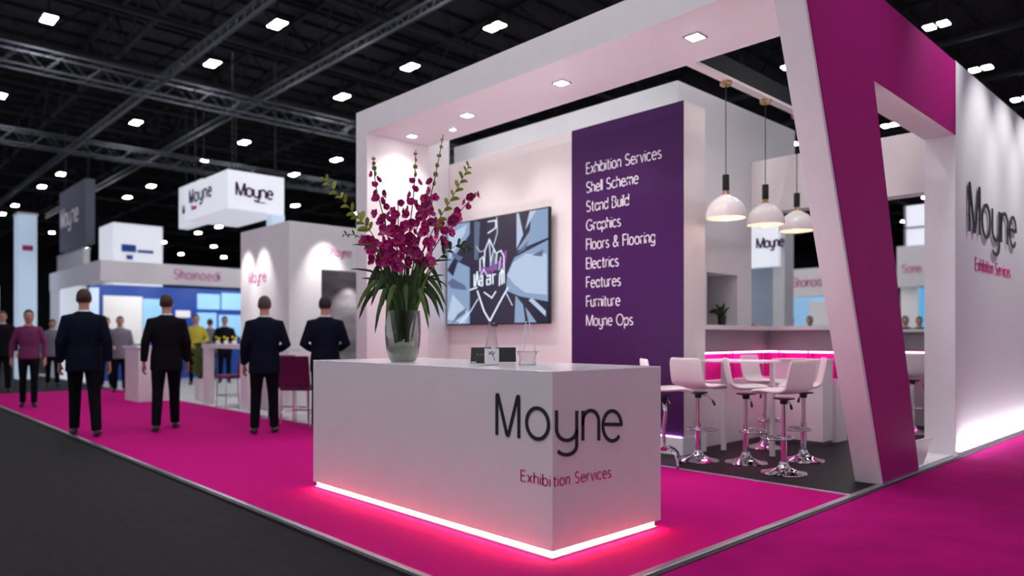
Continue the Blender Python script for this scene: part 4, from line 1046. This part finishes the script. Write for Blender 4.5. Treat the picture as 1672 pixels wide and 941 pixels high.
mb = MB(); text(mb, 'Sharond', lambda u, v, w_: (-9.45 + u, 20 - w_, 2.62 + v), .22, .2, .01, .12, None) if False else text(mb, 'Shoinoid', lambda u, v, w_: (-9.45 + u, 20 - w_, 2.62 + v), .24, .2, .01, .12, None); loc(mb.build('lettering', 'palepink'), t6)
t7 = thing('exhibition_booth', 'bright white booth with a cyan screen seen through the window opening', 'exhibition booth', (-7, 22, 0))
loc(box('fascia', 'white', (-7.35, -5.3, 22, 22.3, 2.6, 3.75)), t7); loc(box('screen', 'cyan', (-7.0, -5.6, 22.6, 22.7, .6, 2.6)), t7)
loc(box('side_panel', 'poster', (-7.35, -6.9, 22.3, 22.5, .01, 2.6)), t7)
mb = MB(); text(mb, 'Sone', lambda u, v, w_: (-7.2 + u, 22 - w_, 3.0 + v), .22, .2, .01, .12, None); loc(mb.build('lettering', 'palepink'), t7)
lw = loc(box('light_wall', 'lightbox', (-7.8, -5.2, 24, 24.1, 3.3, 5.2)), t7)
mb = MB(); [mb.box(-7.8 + .62 * k, -7.75 + .62 * k, 23.95, 24, 3.3, 5.2) for k in range(5)]; [mb.box(-7.8, -5.2, 23.95, 24, z, z + .05) for z in (3.9, 4.5)]; loc(mb.build('grid_bars', 'grey'), t7)

# ---------------------------------------------------------------- hall roof
struct(box('ceiling', 'roof', (-80, 12, -6, 60, 9.6, 9.7)))
struct(box('wall_left', 'hallwall', (-80, -79.8, -6, 60, 0, 9.6))); struct(box('wall_back', 'hallwall', (-80, 12, 59.8, 60, 0, 9.6)))
mb = MB()
for k in range(90): mb.box(-80 + 1.02 * k, -79.9 + 1.02 * k, -6, 60, 9.5, 9.6)
loc_o = struct(mb.build('trim_4', 'steel')); 
def lattice(mb, p0, p1, z0, z1, step, wd, axis):
    """warren web between a lower and an upper chord"""
    L = (Vector(p1) - Vector(p0)).length; n = max(2, int(L / step)); d = (Vector(p1) - Vector(p0)) / n
    for i in range(n):
        a = Vector(p0) + d * i; b = a + d * .5; c = a + d
        for q0, q1 in ((Vector((a.x, a.y, z0)), Vector((b.x, b.y, z1))), (Vector((b.x, b.y, z1)), Vector((c.x, c.y, z0)))):
            mb.tube([q0, q1], wd, 4)
gX = 'steel roof trusses running left to right'; 
def truss(axis, c, a0, a1, z0, z1, m, label, group, wd=.05, step=1.6, box_w=0):
    p0, p1 = ((a0, c), (a1, c)) if axis == 'x' else ((c, a0), (c, a1))
    r = thing('roof_truss', label, 'roof truss', (p0[0], p0[1], z0), 0, group)
    offs = (-box_w, box_w) if box_w else (0,)
    for z in (z0, z1):
        for o in offs:
            q = MB()
            if axis == 'x': q.box(a0, a1, c + o - wd, c + o + wd, z - wd, z + wd)
            else: q.box(c + o - wd, c + o + wd, a0, a1, z - wd, z + wd)
            loc(q.build('chord', m), r)
    q = MB()
    for o in offs:
        if axis == 'x': lattice(q, (a0, c + o, 0), (a1, c + o, 0), z0, z1, step, wd * .55, axis)
        else: lattice(q, (c + o, a0, 0), (c + o, a1, 0), z0, z1, step, wd * .55, axis)
    if box_w:
        n = int((a1 - a0) / step)
        for i in range(n):
            t0 = a0 + (a1 - a0) * i / n
            for z in (z0, z1):
                if axis == 'x': q.tube([(t0, c - box_w, z), (t0 + step * .5, c + box_w, z)], wd * .45, 4)
                else: q.tube([(c - box_w, t0, z), (c + box_w, t0 + step * .5, z)], wd * .45, 4)
    loc(q.build('lattice', m), r)
    return r
for k in range(14):
    y = 5.3 + 3.55 * k
    truss('x', y, -78, 8, 8.25, 9.4, 'steel', 'dark steel lattice truss running left to right under the hall roof', gX, .055, 2.4)
for k in range(17):
    x = -16.5 - 3.35 * k if k < 14 else -16.5 + 3.35 * (k - 13)
    truss('y', x, 1.0, 58, 8.05, 9.3, 'steel', 'dark steel lattice truss running from front to back under the hall roof', 'steel roof trusses running front to back', .05, 2.4)
truss('y', -18.55, 1.0, 40, 7.0, 7.42, 'truss', 'silver box truss hung below the roof, nearest of the silver trusses', None, .022, .8, .2)
truss('y', -25.6, 2.0, 40, 6.9, 7.32, 'truss', 'silver box truss hung below the roof, farther left behind the hanging sign', None, .022, .8, .2)
truss('x', at_z(341, 79, 7.4).y, -45, -6, 7.4, 7.62, 'truss', 'perforated pale girder crossing the roof at the top left', None, .03, .4)
truss('x', at_z(489, 133, 7.5).y, -45, -6, 7.5, 7.7, 'truss', 'second perforated pale girder right of the top left one', None, .028, .4)
mbd = MB()
def lamp_mesh():
    r = thing('high_bay_lamp', 'white twin panel high bay lamp under the dark hall roof', 'ceiling lamp', (0, 0, 0), 0, 'high bay lamps of the hall')
    MB().box(-.24, .24, -.15, .15, .012, .08).build('housing', 'steel', r)
    for x in (-.14, .14): MB().box(x - .09, x + .09, -.12, .12, 0, .012).build('light_panel', 'lamp', r)
    MB().tube([(0, 0, .08), (0, 0, 1.55)], .02, 5).build('rod', 'steel', r)
    return r
l0 = None; rnd = random.Random(5)
xs = [-15.0, -18.15, -24.8, -28.4, -35, -38.5, -45, -48.5, -55, -62, -11.7, -8.4, -5.05, -1.7]
def vis(x, y, z):
    d = -sn * x + cs * y
    if d < 1: return False
    return -40 < CX + (cs * x + sn * y) / d * F < 1712 and -60 < HY - (z - CH) / d * F
nl = 0
for x in xs:
    for k in range(13):
        y = 3.5 + 3.55 * k
        if x < -24.9 and k > 9: continue
        seen = vis(x, y, 8)
        if not seen and not (x > -16 and y < 12): continue
        if rnd.random() < .18 and x < -24.9: continue
        o = l0 = lamp_mesh() if l0 is None else l0
        if nl: o = copy_tree(l0)
        o.location = (x + rnd.uniform(-.1, .1), y + rnd.uniform(-.1, .1), 8.0); o.rotation_euler = (0, 0, 0); nl += 1
# real lamps of the hall that hang above and behind the photographer
for x in (-8.4, -5.05, -1.7, 1.7):
    for y in (0, -3.5):
        o = copy_tree(l0); o.location = (x, y, 8.0)

# ---------------------------------------------------------------- lights of the stand and added fill lights
for y in (8.9, 9.9, 10.9, 11.9): spot((XE + .9, y, 4.6), (-.5, 0, -1), 75, 1.1)
for x in (-6.9, -5.9, -4.9): spot((x, 5.45, 3.58), (0, .5, -1), 14, 1.5, (1, .92, .9))
for x in (-7.2, -6.2, -5.2): spot((x, 5.9, 5.2), (0, .25, -1), 40, 1.2)
spot((-3.3, 6.3, 5.5), (-.3, .35, -1), 60, 1.3)
spot((XE + 1.3, 8.3, 5.2), (-1, -.5, -1), 110, .8)  # added unseen spot, brightens the magenta header corner
spot((XE + 2.2, 5.5, 5.5), (-1, .1, -1.3), 60, 1.0)  # second added spot without a fixture, lifts the magenta side face
def area(p, d, long_axis, sx, sy, e, col):
    L = bpy.data.lights.new('strip_or_fill_light', 'AREA'); L.shape = 'RECTANGLE'; L.size = sx; L.size_y = sy; L.energy = e; L.color = col
    o = bpy.data.objects.new('strip_or_fill_light', L); COL.objects.link(o)
    z = -Vector(d).normalized(); x = Vector(long_axis); x = (x - z * x.dot(z)).normalized(); y = z.cross(x)
    o.matrix_world = Matrix.Translation(p) @ Matrix((x, y, z)).transposed().to_4x4(); return o

area((-4.6, 4.25, .75), (.05, .12, 1), (1, 0, 0), 2.4, .3, 42, (1, .93, .93))       # unseen fill added behind the counter to brighten beam underside and wall
area((XE + .05, 10.65, .06), (-.25, 0, 1), (0, 1, 0), 5.0, .03, 34, (1, .97, 1))      # uplight of the plinth strip
W = bpy.data.worlds.new('World'); S.world = W; W.use_nodes = True
bg = W.node_tree.nodes['Background']; bg.inputs[0].default_value = (.80, .82, 1, 1); bg.inputs[1].default_value = .48

cam = bpy.data.cameras.new('camera'); co = bpy.data.objects.new('camera', cam); COL.objects.link(co)
co.location = (0, 0, CH); co.rotation_euler = (PI / 2, 0, TH)
cam.sensor_width = 36; cam.lens = F / 1672 * 36; cam.shift_y = (HY - 470.5) / 1672; cam.clip_end = 300; cam.clip_start = .05
cam.dof.use_dof = True; cam.dof.focus_distance = 4.9; cam.dof.aperture_fstop = .0254 / .028
S.camera = co
S.view_settings.view_transform = 'Standard'; S.view_settings.look = 'None'; S.view_settings.gamma = 1; S.view_settings.use_curve_mapping = False
S.view_settings.exposure = 0.1
S.cycles.use_denoising = True
S.cycles.max_bounces = 8; S.cycles.transparent_max_bounces = 12; S.cycles.sample_clamp_indirect = 6
